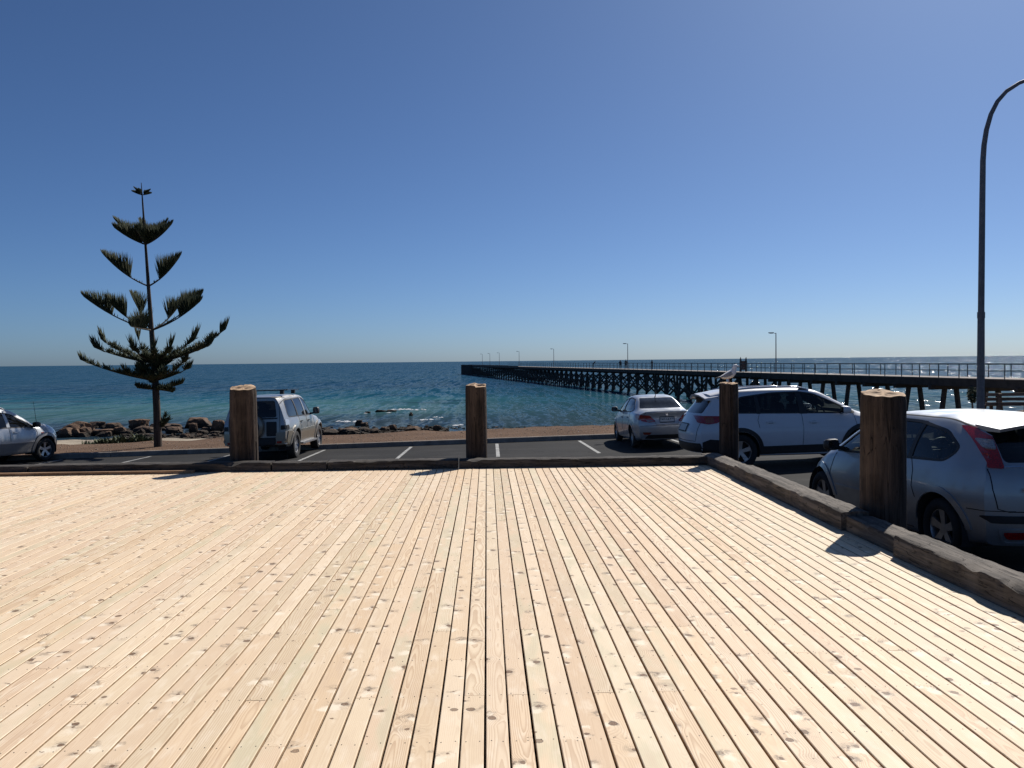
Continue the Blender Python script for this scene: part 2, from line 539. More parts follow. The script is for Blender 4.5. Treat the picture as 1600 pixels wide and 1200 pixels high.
MAT['asphalt'] = mat_asphalt()
MAT['berm'] = mat_berm()
MAT['sea'] = mat_sea()
MAT['concrete'] = simple("kerb_concrete", (0.24, 0.205, 0.17), 0.9, var=0.25, scale=3, bump=0.5)
MAT['line'] = simple("worn_white_paint", (0.27, 0.27, 0.26), 0.8, var=0.35, scale=5)

# ================================================================== ground, berm, sea
def grid_obj(name, xs, ys, fz, mat, kind='structure'):
    vs_ = [(x, y, fz(x, y)) for y in ys for x in xs]
    nx = len(xs)
    fs = [(j * nx + i, j * nx + i + 1, (j + 1) * nx + i + 1, (j + 1) * nx + i) for j in range(len(ys) - 1) for i in range(nx - 1)]
    b = MB()
    b.add(vs_, fs)
    o = b.build(name, mat, None, smooth=60, fix=False)
    return tag(o, kind=kind)

grid_obj("car_park", [-140, -60, -30, 0, 30, 60, 140], [-150, -60, 0, 12, KERB_Y + 0.02], gz, MAT['asphalt'])

def land_z(x, y):
    z0 = gz(x, KERB_Y) + 0.125
    crest = gz(x, KERB_Y) - 0.10
    pts = [(KERB_Y + 0.1, z0), (33.0, crest), (41.0, crest - 0.78), (50, -3.5), (57, -4.2), (63, -4.5), (70, -4.85), (100, -7.5), (140, -9)]
    for (a, za), (b, zb) in zip(pts, pts[1:]):
        if y <= b:
            k = (y - a) / (b - a)
            z = za + (zb - za) * k
            break
    else:
        z = pts[-1][1]
    if x < -17 and 50 < y < 69:
        z += 0.45 * min(1.0, (-17 - x) / 5.0) * math.sin(math.pi * (y - 50) / 19.0)
    amp = 0.035 if y < 34 else 0.16
    if y < 27.2: amp *= max(0.0, (y - 26.7) * 2)
    return z + amp * (nz3(x, y, 0, 0.55) + 0.5 * nz3(x, y, 5, 1.7))

xs = [-140 + i * 4 for i in range(25)] + [-40 + i * 0.5 for i in range(161)] + [44 + i * 4 for i in range(25)]
ys = [KERB_Y + 0.14] + [26.9 + i * 0.35 for i in range(20)] + [34 + i * 1.2 for i in range(34)] + [80, 100, 140]
grid_obj("berm_and_beach", xs, ys, land_z, MAT['berm'])

b = MB()
b.add([(-40000, 40, SEA_Z), (40000, 40, SEA_Z), (40000, 50000, SEA_Z), (-40000, 50000, SEA_Z)], [(0, 1, 2, 3)])
tag(b.build("sea", MAT['sea'], None, fix=False), kind='structure')

# far kerb: concrete blocks cast in lengths
kerb = tag(thing("kerb", None, None), kind='structure')
x = -60.0
while x < 60:
    L = 2.4
    b = MB()
    za, zb = gz(x, KERB_Y), gz(x + L, KERB_Y)
    h = 0.15
    x1 = x + L - 0.012
    prof = [(-0.02, -0.25), (-0.0, 0.0), (0.03, h - 0.02), (0.05, h), (0.17, h), (0.17, -0.25)]
    vs_ = [(x, KERB_Y + py, za + pz) for py, pz in prof] + [(x1, KERB_Y + py, zb + pz) for py, pz in prof]
    n = len(prof)
    b.add(vs_, [tuple(range(n)), tuple(range(2 * n - 1, n - 1, -1))] + [(i, (i + 1) % n, n + (i + 1) % n, n + i) for i in range(n)])
    b.build("kerb_block", MAT['concrete'], kerb)
    x += L

# painted bay lines
markings = tag(thing("bay_markings", None, None), kind='structure')
for i, (xl, dx) in enumerate([(-18.9, 0), (-16.2, 0), (-13.45, 0.1), (-10.7, 0.1), (-8.0, 0.08), (-5.22, 0.06), (-2.47, 0.05), (0.28, 0.02), (2.98, -0.05), (5.75, -0.05), (8.5, 0), (11.2, 0)]):
    y0, y1 = 21.9, 26.25
    b = MB()
    w = 0.05
    n = 12
    vs_, fs = [], []
    for k in range(n + 1):
        yy = y0 + (y1 - y0) * k / n
        xc = xl + dx * k / n
        e = 0.008 * nz3(yy * 3, xl)
        vs_ += [(xc - w + e, yy, gz(xc - w, yy) + 0.005), (xc + w + e, yy, gz(xc + w, yy) + 0.005)]
    for k in range(n):
        fs.append((2 * k, 2 * k + 1, 2 * k + 3, 2 * k + 2))
    b.add(vs_, fs)
    b.build("bay_line", MAT['line'], markings, fix=False)

# ================================================================== deck
deck = thing("timber_deck", "large deck of new pale pine boards filling the foreground", "deck")
PITCH_B, BW, TH = 0.0974, 0.0890, 0.022
rnd = random.Random(11)
boards = []
k0 = int(math.floor((-10.6 + 0.0231) / PITCH_B))
k = k0
while True:
    xl = -0.0231 + PITCH_B * k
    if xl > DECK_X + 0.05: break
    joists = [3.222 + 0.4485 * j for j in range(-14, 20)]
    joists = [j for j in joists if -2.9 < j < DECK_Y - 0.6]
    cuts = [-3.0]
    y = -3.0 + rnd.uniform(0.4, 5.4)
    while y < DECK_Y - 1.0:
        jn = min(joists, key=lambda q: abs(q - y))
        if jn - cuts[-1] > 0.6: cuts.append(jn)
        y = cuts[-1] + rnd.choice([3.6, 4.2, 4.8, 4.8, 5.4, 6.0])
    cuts.append(DECK_Y + rnd.uniform(-0.012, 0.012))
    for a, c in zip(cuts, cuts[1:]):
        boards.append((xl + PITCH_B / 2 + rnd.uniform(-0.0012, 0.0012), a, c, rnd.random(), rnd.uniform(-0.0008, 0.0008)))
    k += 1

def board_geo(bd, origin):
    xc, a, c, seed, dz = bd
    a, c = a + 0.0009, c - 0.0009
    h, ch = BW / 2, 0.0028
    prof = [(-h, -TH), (-h, -ch), (-h + ch, 0), (h - ch, 0), (h, -ch), (h, -TH)]
    n = len(prof)
    vs_ = [(xc + px - origin[0], yy - origin[1], pz + dz - origin[2]) for yy in (a, c) for px, pz in prof]
    fs = [tuple(range(n)), tuple(range(2 * n - 1, n - 1, -1))] + [(n + i, n + (i + 1) % n, (i + 1) % n, i) for i in range(n)]
    uv = [(px + h + (pz if abs(px) >= h else 0), yy) for yy in (a, c) for px, pz in prof]
    return vs_, fs, uv, seed

def board_mesh(name, items, origin):
    vs_, fs, uvs, sd = [], [], [], []
    for bd in items:
        v_, f_, u_, s_ = board_geo(bd, origin)
        o_ = len(vs_)
        vs_ += v_
        fs += [tuple(i + o_ for i in q) for q in f_]
        uvs += u_
        sd += [s_] * len(v_)
    me = bpy.data.meshes.new(name)
    me.from_pydata(vs_, [], fs)
    lay = me.uv_layers.new(name="board")
    for lp in me.loops:
        lay.data[lp.index].uv = uvs[lp.vertex_index]
    at = me.attributes.new("seed", 'FLOAT', 'POINT')
    at.data.foreach_set("value", sd)
    me.materials.append(MAT['board'])
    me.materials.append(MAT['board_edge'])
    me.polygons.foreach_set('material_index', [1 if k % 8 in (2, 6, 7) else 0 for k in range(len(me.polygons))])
    bm = bmesh.new(); bm.from_mesh(me)
    bmesh.ops.recalc_face_normals(bm, faces=bm.faces)
    bm.to_mesh(me); bm.free()
    me.update()
    return me

def board_area(bd):
    """how large the board shows: width times log of its depth range, in view only"""
    xc, a, c = bd[:3]
    best = 0.0
    for i in range(24):
        y = a + (c - a) * (i + 0.5) / 24
        if y < 2.9: continue
        if abs(xc - y * 0.03) > 0.63 * y: continue
        best += (c - a) / 24 / y ** 3
    return best

boards.sort(key=board_area, reverse=True)
for bd in boards[:300]:
    org = (bd[0], bd[1], 0.0)
    o = bpy.data.objects.new("board", board_mesh("board", [bd], org))
    link(o, deck)
    o.location = org
rest = boards[300:]
if rest:
    o = bpy.data.objects.new("boards_beyond", board_mesh("boards_beyond", rest, (0, 0, 0)))
    link(o, deck)
    tag(o, kind='stuff')
jb = [3.222 + 0.4485 * j for j in range(-14, 20)]
for y in jb:
    if -3 < y < DECK_Y - 0.1:
        b = MB()
        b.box((-3.7, y, -0.022 - 0.07 - 0.002), (13.6, 0.045, 0.14))
        b.build("joist", MAT['joist'], deck)
b = MB()
b.box((-3.72, DECK_Y - 0.03, -0.10), (13.62, 0.04, 0.15))
b.build("rim_joist", MAT['joist'], deck)
b = MB()
b.box((DECK_X - 0.02, 4.25, -0.35), (0.04, 14.55, 0.6))
b.build("side_fascia", MAT['joist'], deck)
for yb in (0.5, 3.5, 6.5, 9.5, 11.3):
    for xb in (-9.5, -7, -4.5, -2, 0.5, 2.8):
        b = MB()
        b.box((xb, yb, (gz(xb, yb) - 0.17) / 2), (0.09, 0.09, abs(gz(xb, yb) + 0.163)))
        b.build("stump", MAT['joist'], deck)
# nails: two through every board at every joist
b = MB()
for bd in boards:
    xc, a, c = bd[0], bd[1], bd[2]
    for y in jb:
        if y < 2.2 or y > 9.0: continue
        ends = [y]
        if abs(y - a) < 0.05: ends = [a + 0.016]
        elif abs(y - c) < 0.05: ends = [c - 0.016]
        elif y < a or y > c: continue
        if abs(xc) > 0.66 * y + 0.4: continue
        for e in ends:
            for sx in (-0.025, 0.025):
                px, py_ = xc + sx + rnd.uniform(-0.004, 0.004), e + rnd.uniform(-0.006, 0.006)
                r_ = 0.0029
                b.add([(px + r_ * math.cos(q * math.pi / 3), py_ + r_ * math.sin(q * math.pi / 3), bd[4] + 0.0009) for q in range(6)], [(0, 1, 2, 3, 4, 5)])
tag(b.build("nail_heads", MAT['nail'], deck, fix=False), kind='stuff')

# ================================================================== edge timbers
def rough_beam(name, a, b_, w, h, z0, mat, seed, label, group, along):
    """heavy squared log with worn arrises"""
    L = abs(b_ - a)
    n = max(10, int(L / 0.05))
    mb = MB()
    r_ = 0.011
    prof0 = [(-w / 2, 0), (-w / 2, h - r_), (-w / 2 + r_, h), (-w / 6, h + 0.004), (w / 6, h + 0.004), (w / 2 - r_, h), (w / 2, h - r_), (w / 2, 0)]
    m = len(prof0)
    vs_ = []
    for i in range(n + 1):
        p = -L / 2 + L * i / n
        for j, (q, z) in enumerate(prof0):
            k_ = 1.0 if j not in (0, m - 1) else 0.35
            dq = 0.008 * k_ * nz3(p * 2.2, j * 1.3, seed) + 0.008 * k_ * nz3(p * 8, j * 2.1, seed + 9)
            dz = 0.0 if j in (0, m - 1) else (0.006 * nz3(p * 1.8, j * 0.7, seed + 3) + 0.007 * nz3(p * 9.5, j, seed + 5))
            chip = nz3(p * 3.1, j * 0.2, seed + 21)
            if j in (1, 2) and chip > 0.28:
                dz -= (chip - 0.28) * 0.13
                dq += (chip - 0.28) * 0.07
            vs_.append((q + dq, p, max(0.0, z + dz)) if along == 'Y' else (p, q + dq, max(0.0, z + dz)))
    fs = [tuple(range(m - 1, -1, -1)), tuple(n * m + j for j in range(m))]
    for i in range(n):
        for j in range(m):
            j2 = (j + 1) % m
            fs.append((i * m + j, i * m + j2, (i + 1) * m + j2, (i + 1) * m + j))
    mb.add(vs_, fs)
    o = mb.build(name, mat, None, smooth=50)
    mid = (a + b_) / 2
    return tag(o, label, "beam", group)

FRONT = [(-10.3, -6.35), (-6.33, -3.02), (-3.0, -2.25), (-2.23, -0.42), (-0.40, 3.16)]
FL = ["long dark kerb timber along the far deck edge, farthest west", "dark kerb timber in front of the parked wagon's log post",
      "short dark kerb timber piece just right of the leftmost log post", "dark kerb timber ending at the middle log post",
      "dark kerb timber from the middle log post to the deck corner"]
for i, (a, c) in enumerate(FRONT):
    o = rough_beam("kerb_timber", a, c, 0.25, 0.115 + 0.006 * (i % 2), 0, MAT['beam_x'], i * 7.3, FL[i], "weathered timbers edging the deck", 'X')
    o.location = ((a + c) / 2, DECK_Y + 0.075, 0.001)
RIGHT = [(11.85, 10.25), (10.22, 7.02), (7.0, 6.1), (6.08, 1.2)]
RL = ["short weathered timber at the deck corner beneath the gull's post", "weathered grey timber beam along the deck's right edge beyond the big post",
      "low worn timber piece in the shade of the big log post", "weathered grey timber beam running out of frame beside the hatchback"]
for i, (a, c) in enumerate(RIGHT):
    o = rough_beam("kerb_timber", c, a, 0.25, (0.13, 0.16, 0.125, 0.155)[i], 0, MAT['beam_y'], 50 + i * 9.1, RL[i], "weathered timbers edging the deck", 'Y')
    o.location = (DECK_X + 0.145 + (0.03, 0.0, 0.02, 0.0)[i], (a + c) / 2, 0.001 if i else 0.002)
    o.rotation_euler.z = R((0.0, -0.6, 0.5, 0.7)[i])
mb = MB()
mb.box((0, 0, 0.02), (4.6, 0.10, 0.04))
o = mb.build("loose_plank", MAT['plank_red'])
o.location = (-6.35, DECK_Y - 0.14, 0.001)
o.rotation_euler.z = R(0.4)
tag(o, "reddish plank lying along the foot of the far edge timber", "plank")

# ================================================================== log posts
def log_post(x, y, r0, ztop, seed, label, lean=(0, 0), notch=False, zbase=None, group="log posts around the deck", waist=0.0, cut=0.07):
    zb = (gz(x, y) if zbase is None else zbase) - 0.02
    root = thing("log_post", label, "post", (x, y, zb), group=group)
    H_ = ztop - zb
    n, m = 64, 30
    mb = MB()
    vs_ = []
    for i in range(m + 1):
        k_ = i / m
        z = H_ * k_
        for j in range(n):
            a = 2 * math.pi * j / n
            ca, sa = math.cos(a), math.sin(a)
            fl = 1 + 0.026 * nz3(ca * 1.3, sa * 1.3, seed + k_ * 1.1) + 0.02 * nz3(ca * 6, sa * 6, seed + k_ * 2.0) + 0.05 * (0.5 - k_) * 0.6
            fl += waist * math.sin(k_ * math.pi * 1.1 + 0.4)
            split = nz3(ca * 4.6, sa * 4.6, seed + 40 + k_ * 0.45)
            if split > 0.32: fl -= (split - 0.32) * 0.34
            zz = z
            if i == m:
                zz = z + 0.014 * nz3(ca * 2, sa * 2, seed + 3)
                fl *= 0.965
            zz += cut * (r0 * sa) * max(0.0, (k_ - 0.8) / 0.2)
            if notch and k_ > 0.985 and math.cos(a + 0.9) > 0.75: zz -= 0.02
            vs_.append((r0 * fl * ca + lean[0] * k_, r0 * fl * sa + lean[1] * k_, zz))
    fs = []
    for i in range(m):
        for j in range(n):
            j2 = (j + 1) % n
            fs.append((i * n + j, i * n + j2, (i + 1) * n + j2, (i + 1) * n + j))
    mb.add(vs_, fs)
    mb.build("log", MAT['post'], root, smooth=55, fix=False)
    # sawn end: slightly domed and rough
    mb = MB()
    top = vs_[m * n:]
    cx = sum(p[0] for p in top) / n
    cy = sum(p[1] for p in top) / n
    rings = [[tuple(p) for p in top]]
    for q in (0.93, 0.6, 0.3):
        rings.append([(cx + (p[0] - cx) * q, cy + (p[1] - cy) * q, p[2] + 0.006 + 0.010 * nz3(p[0] * q * 18, p[1] * q * 18, seed)) for p in top])
    vs2 = [p for rg in rings for p in rg] + [(cx, cy, H_ + 0.008)]
    fs = []
    for i in range(len(rings) - 1):
        for j in range(n):
            j2 = (j + 1) % n
            fs.append((i * n + j, i * n + j2, (i + 1) * n + j2, (i + 1) * n + j))
    c_ = len(vs2) - 1
    fs += [((len(rings) - 1) * n + j, (len(rings) - 1) * n + (j + 1) % n, c_) for j in range(n)]
    mb.add(vs2, fs)
    mb.build("sawn_end", MAT['post_top'], root, smooth=60, fix=False)
    return root

log_post(-3.52, 12.03, 0.192, 1.155, 3.1, "thick log post hiding the back of the gold four-wheel drive", waist=0.03, cut=0.17)
log_post(-0.16, 12.03, 0.155, 1.155, 8.4, "split log post standing alone against open sea, no vehicle behind it", notch=True)
log_post(3.56, 12.05, 0.140, 1.135, 14.2, "slim log post at the deck corner with a gull on top")
log_post(3.545, 7.28, 0.193, 1.175, 22.6, "large dark log post beside the silver hatchback", cut=0.12)
log_post(9.75, 23.6, 0.20, 0.36, 31.7, "distant log bollard top between white SUV bonnet and big post", group="log posts around the deck")
# ================================================================== jetty
MAT['pile'] = mat_old_wood("tarred_pile_wood", (0.035, 0.034, 0.034), (0.085, 0.08, 0.076), 'Z')
MAT['jetty_beam'] = simple("dark_jetty_beam", (0.028, 0.025, 0.024), 0.9, var=0.4, scale=1.5, bump=0.3)
MAT['jetty_deck'] = simple("grey_jetty_planking", (0.22, 0.19, 0.165), 0.9, var=0.3, scale=2)
MAT['rail'] = simple("dark_steel_rail", (0.03, 0.035, 0.042), 0.5, 0.3)
MAT['lamp_steel'] = simple("weathered_steel", (0.17, 0.155, 0.155), 0.6, 0.1)
MAT['lamp_grey'] = simple("galvanised_lamp", (0.20, 0.20, 0.21), 0.5, 0.5)

JX0, JY0, JS = 35.0, 103.0, -0.147
JZ = -0.27
def jx(y): return JX0 + JS * (y - JY0)
jdir = Vector((JS, 1, 0)).normalized()          # seaward
jper = Vector((1, -JS, 0)).normalized()         # to the north-east side, away from camera... (right)
JW = 1.75                                       # half width
def jp(y, s=0.0, z=0.0):
    p = Vector((jx(y), y, JZ)) + jper * s
    return Vector((p.x, p.y, JZ + z))

jetty = thing("jetty", "long dark timber jetty on trestle piles running out to sea", "jetty", (0, 0, 0))
Y_A, Y_B = 40.0, 413.0

# deck planking: lengths of planking laid across
n = 0
y = Y_A
while y < Y_B:
    L = 4.7 * 2
    a, c = y, min(y + L - 0.02, Y_B)
    mb = MB()
    vs_ = []
    for q in (a, c):
        vs_ += [jp(q, -JW - 0.06, -0.07), jp(q, JW + 0.06, -0.07), jp(q, JW + 0.06, 0.0), jp(q, -JW - 0.06, 0.0)]
    mb.add(vs_, [(0, 1, 2, 3), (7, 6, 5, 4), (0, 4, 5, 1), (1, 5, 6, 2), (2, 6, 7, 3), (3, 7, 4, 0)])
    mb.build("planking", MAT['jetty_deck'], jetty)
    y += L
# longitudinal girders, near shore deeper
for s in (-JW + 0.12, 0, JW - 0.12):
    mb = MB()
    mb.beam(jp(Y_A, s, -0.39), jp(100.5, s, -0.39), 0.26, 0.62)
    mb.build("girder", MAT['jetty_beam'], jetty)
    mb = MB()
    mb.beam(jp(100.6, s, -0.33), jp(Y_B, s, -0.33), 0.26, 0.5)
    mb.build("girder", MAT['jetty_beam'], jetty)

bents = []
y = 41.5
while y < Y_B - 0.5:
    bents.append(y)
    y += 4.72 if y < 100 else 4.9
jr = random.Random(5)
SEABED = -7.6
for i, y in enumerate(bents):
    near = y < 99
    zc = -0.86 if near else -0.72
    mb = MB()
    mb.beam(jp(y, -JW - 0.25, zc), jp(y, JW + 0.25, zc), 0.36, 0.40 if near else 0.32)
    mb.build("crosshead", MAT['jetty_beam'], jetty)
    zb = SEABED if y > 75 else max(SEABED, land_z(jx(y), y) - 0.6)
    zb -= JZ
    zt = zc - 0.1
    if near:
        pl = [(-0.55, -1.25), (0.55, 1.25)]
        rad = 0.22
    else:
        pl = [(-1.35, -1.95), (-0.0, 0.05), (1.35, 1.95)]
        rad = 0.19
    for (s0, s1) in pl:
        s1 = s0 + (s1 - s0) * (zt - zb) / 5.0
        mb = MB()
        k1, k2 = jr.uniform(-0.06, 0.06), jr.uniform(-0.06, 0.06)
        mb.tube([jp(y + k1, s1 + k2, zb), jp(y, (s0 + s1) / 2 + k2 / 2, (zt + zb) / 2), jp(y, s0, zt)], [rad * jr.uniform(1.0, 1.15), rad * jr.uniform(0.95, 1.1), rad], 9)
        mb.build("pile", MAT['pile'], jetty, smooth=60)
    if not near:
        if True:
            # cross-bracing within the bent, above the water
            mb = MB(); w1_, w2_ = jr.uniform(-0.5, 0.4), jr.uniform(-0.4, 0.5); mb.beam(jp(y - 0.2, -1.75, -4.0 + w1_), jp(y - 0.2, 1.4, -1.05 + 0.5 * min(0, w2_)), 0.13, 0.26); mb.build("cross_brace", MAT['pile'], jetty)
            mb = MB(); mb.beam(jp(y + 0.2, 1.75, -4.0 + w2_), jp(y + 0.2, -1.4, -1.05 + 0.5 * min(0, w1_)), 0.13, 0.26); mb.build("cross_brace", MAT['pile'], jetty)
        if y < 330:
            # longitudinal brace to the next bent on the landward face
            y2 = y + 4.9
            mb = MB(); mb.beam(jp(y, -1.62, -3.7), jp(y2, -1.5, -1.1), 0.13, 0.22); mb.build("long_brace", MAT['pile'], jetty)
            mb = MB(); mb.beam(jp(y, -1.5, -1.1), jp(y2, -1.66, -3.7), 0.13, 0.22); mb.build("long_brace", MAT['pile'], jetty)
# railing: posts and two rails, both sides; the seaward half has only a low kerb on the near side
def railing(side, ya, yb, name_far):
    for z, r_ in ((1.12, 0.026), (0.58, 0.019)):
        mb = MB()
        mb.beam(jp(ya, side, z), jp(yb, side, z), r_ * 2)
        mb.build("handrail", MAT['rail'], jetty)
    y = ya
    far = MB()
    while y <= yb:
        t_ = MB() if y < 150 else far
        t_.beam(jp(y, side, -0.15), jp(y, side, 1.12), 0.058)
        if y < 150: t_.build("rail_post", MAT['rail'], jetty)
        y += 2.42
    if far.v:
        tag(far.build(name_far, MAT['rail'], jetty), kind='stuff')
railing(-JW, Y_A, 262, "far_rail_posts")
railing(JW, Y_A + 0.9, 300, "far_rail_posts")
for s in (-JW + 0.05, JW - 0.05):
    mb = MB()
    mb.beam(jp(262 if s < 0 else 300, s, 0.10), jp(Y_B, s, 0.10), 0.2, 0.2)
    mb.build("edge_timber", MAT['jetty_beam'], jetty)
# closed head of the jetty: fender piles side by side
for k_ in range(26):
    y = Y_B - 0.4 - k_ * 1.55
    mb = MB()
    mb.tube([jp(y, -JW - 0.22, -5.0), jp(y, -JW - 0.22, 0.05)], 0.27, 8)
    mb.build("fender_pile", MAT['pile'], jetty, smooth=60)
for k_ in range(6):
    mb = MB()
    s = -JW + k_ * 0.7
    mb.tube([jp(Y_B + 0.25, s, -5.0), jp(Y_B + 0.25, s, 0.05)], 0.27, 8)
    mb.build("fender_pile", MAT['pile'], jetty, smooth=60)

# lamps along the jetty
def jetty_lamp(y, label, h=4.95):
    root = thing("jetty_lamp", label, "street lamp", jp(y, JW - 0.2, 0.0), group="lamps along the jetty")
    mb = MB(); mb.tube([(0, 0, 0), (0, 0, 0.6), (0, 0, h)], [0.10, 0.075, 0.055], 8); mb.build("pole", MAT['lamp_steel'], root, smooth=60)
    mb = MB(); mb.tube([(0, 0, h - 0.06), (-0.35, 0, h)], 0.035, 6); mb.build("arm", MAT['lamp_steel'], root, smooth=60)
    mb = MB(); mb.box((-0.62, 0, h + 0.03), (0.62, 0.26, 0.10)); mb.box((-0.6, 0, h - 0.04), (0.4, 0.2, 0.06)); mb.build("lamp_head", MAT['lamp_grey'], root)
    return root
LAMPS = [(103.0, "nearest jetty lamp, tallest above the white SUV roof"), (162.0, "second jetty lamp from shore, beside two strolling people"),
         (226.0, "third jetty lamp counted from the shore"), (277.0, "fourth jetty lamp counted from the shore"), (318.0, "fifth jetty lamp, nearest of the cluster of three"),
         (342.0, "sixth jetty lamp, in the middle of the far cluster of three"), (364.0, "farthest jetty lamp, closest to the seaward end")]
for y, lb in LAMPS: jetty_lamp(y, lb)

# pointed timber sign frame standing on the jetty
root = thing("sign_frame", "dark timber sign frame with two pointed uprights on the jetty", "sign", jp(109.5, 0.3, 0.0))
for sx in (-0.36, 0.36):
    mb = MB()
    pr = [(-0.13, 0), (0.13, 0), (0.15, 1.2), (0.09, 1.7), (0.02 + 0.05 * sx, 1.98), (-0.08, 1.7), (-0.13, 1.2)]
    m_ = len(pr)
    mb.add([(sx + a, -0.06, z) for a, z in pr] + [(sx + a, 0.06, z) for a, z in pr], [tuple(range(m_)), tuple(range(2 * m_ - 1, m_ - 1, -1))] + [(i, (i + 1) % m_, m_ + (i + 1) % m_, m_ + i) for i in range(m_)])
    mb.build("upright", MAT['rail'], root)
mb = MB(); mb.box((0, 0.0, 0.85), (0.5, 0.05, 1.2)); mb.build("sign_board", simple("brown_sign_board", (0.09, 0.055, 0.05), 0.8), root)

# ================================================================== people on the jetty
MAT['cloth_dark'] = simple("dark_clothing", (0.014, 0.015, 0.018), 0.9)
MAT['cloth_navy'] = simple("navy_clothing", (0.012, 0.016, 0.03), 0.9)
MAT['cloth_grey'] = simple("grey_clothing", (0.04, 0.038, 0.036), 0.9)
MAT['skin'] = simple("skin", (0.32, 0.19, 0.13), 0.6)
MAT['hair'] = simple("hair_dark", (0.02, 0.015, 0.012), 0.7)

def skin_body(name, joints, edges, mat, parent):
    me = bpy.data.meshes.new(name)
    me.from_pydata([j[0] for j in joints], edges, [])
    o = bpy.data.objects.new(name, me)
    COL.objects.link(o)
    md = o.modifiers.new("skin", 'SKIN')
    md.use_smooth_shade = True
    for i, j in enumerate(joints):
        r_ = j[1]
        me.skin_vertices[0].data[i].radius = r_ if isinstance(r_, tuple) else (r_, r_)
    me.skin_vertices[0].data[0].use_root = True
    sb = o.modifiers.new("sub", 'SUBSURF')
    sb.levels = sb.render_levels = 1
    dg = bpy.context.evaluated_depsgraph_get()
    m2 = bpy.data.meshes.new_from_object(o.evaluated_get(dg))
    bpy.data.objects.remove(o)
    m2.materials.clear()
    m2.materials.append(mat)
    o2 = bpy.data.objects.new(name, m2)
    return link(o2, parent)

def person(loc, rz, label, lean=0.0, arms='down', stride=0.12, top='cloth_dark', legs='cloth_navy', h=1.72):
    root = thing("person", label, "person", loc, (0, 0, rz), group="people on the jetty")
    k = h / 1.75
    sl, cl = math.sin(lean), math.cos(lean)
    def up(x, y, z):   # lean forward (+y) above the hip
        dz = z - 0.92
        if dz > 0: y, z = y + dz * sl, 0.92 + dz * cl
        return (x * k, y * k, z * k)
    J = [(up(0, 0, 0.95), (0.15, 0.11)), (up(0, 0, 1.2), (0.15, 0.11)), (up(0, 0, 1.40), (0.18, 0.11)), (up(0, 0.0, 1.50), 0.06), (up(0, 0.03, 1.60), 0.085), (up(0, 0.03, 1.70), 0.08)]
    E = [(0, 1), (1, 2), (2, 3), (3, 4), (4, 5)]
    for s, st in ((-1, stride), (1, -stride)):
        b0 = len(J)
        J += [(up(s * 0.10, 0, 0.88), 0.095), (up(s * 0.11, st * 0.6 + 0.03, 0.48), 0.068), (up(s * 0.11, st, 0.09), 0.045), (up(s * 0.12, st + 0.14, 0.045), 0.042)]
        E += [(0, b0), (b0, b0 + 1), (b0 + 1, b0 + 2), (b0 + 2, b0 + 3)]
        b0 = len(J)
        if arms == 'down': el, wr, hd = (s * 0.25, -st * 0.5, 1.12), (s * 0.24, -st + 0.06, 0.88), (s * 0.23, -st + 0.09, 0.79)
        elif arms == 'rod': el, wr, hd = (s * 0.25, 0.12, 1.16), (s * 0.12, 0.36, 1.12), (s * 0.08, 0.45, 1.13)
        else: el, wr, hd = (s * 0.25, 0.22, 1.2), (s * 0.18, 0.48, 1.26), (s * 0.16, 0.58, 1.28)
        J += [(up(s * 0.20, 0, 1.41), 0.065), (up(*el), 0.048), (up(*wr), 0.036), (up(*hd), 0.04)]
        E += [(2, b0), (b0, b0 + 1), (b0 + 1, b0 + 2), (b0 + 2, b0 + 3)]
    skin_body("body", J, E, MAT[top], root)
    hx, hy, hz = up(0, 0.02, 1.68)
    mb = MB()
    mb.lathe([(0.002, -0.02), (0.075, 0.0), (0.092, 0.05), (0.06, 0.10), (0.002, 0.115)], 'Z', (hx, hy - 0.01, hz - 0.02), 12)
    mb.build("hair", MAT['hair'], root, smooth=60)
    return root

person(jp(177.0, -1.25), R(-75), "person in dark clothes bending over the jetty railing", lean=R(38), arms='fwd', stride=0.05)
person(jp(160.4, -0.5), R(170), "person in dark clothes walking left of another beside a jetty lamp", stride=0.2, top='cloth_navy')
person(jp(159.2, 0.25), R(175), "slightly taller person walking right of another beside a jetty lamp", stride=0.22, top='cloth_grey', h=1.8)
person(jp(142.8, -0.4), R(40), "lone person standing on the jetty, elbows out, holding something", arms='rod', stride=0.03)

# ================================================================== street lamp by the car park
root = thing("street_lamp", "tall tapered steel street lamp with curved arm behind the hatchback", "street lamp", (14.62, 24.0, gz(14.62, 24.0)))
zl = gz(14.62, 24.0)
mb = MB()
H1 = 0.67 + 2.6 - zl
mb.tube([(0, 0, -0.05), (0, 0, 3.5)], [0.115, 0.098], 8)
mb.build("lower_pole", MAT['lamp_steel'], root, smooth=30)
pts = [(0, 0, 3.48), (0.01, 0, 5.5), (0.02, 0, 7.0), (0.03, 0, 8.0)]
pts2 = [(0.06, 0, 8.45), (0.13, 0, 8.9), (0.26, 0, 9.35), (0.45, 0, 9.72), (0.72, 0, 10.02), (1.10, 0, 10.26), (1.6, 0, 10.45), (2.2, 0, 10.56), (2.7, 0, 10.60)]
allp = pts + pts2
mb = MB()
mb.tube(allp, [0.088 - 0.045 * i / (len(allp) - 1) for i in range(len(allp))], 10)
mb.build("upper_pole", MAT['lamp_steel'], root, smooth=50)
mb = MB()
mb.tube([(0, 0, 3.38), (0, 0, 3.56)], 0.106, 10)
mb.build("collar", MAT['lamp_steel'], root, smooth=30)
mb = MB()
e = allp[-1]
mb.tube([(e[0] - 0.1, 0, e[2]), (e[0] + 0.1, 0, e[2] + 0.02), (e[0] + 0.5, 0, e[2] + 0.02), (e[0] + 0.72, 0, e[2])], [0.05, 0.13, 0.15, 0.06], 10)
mb.build("lamp_head", MAT['lamp_grey'], root, smooth=50)
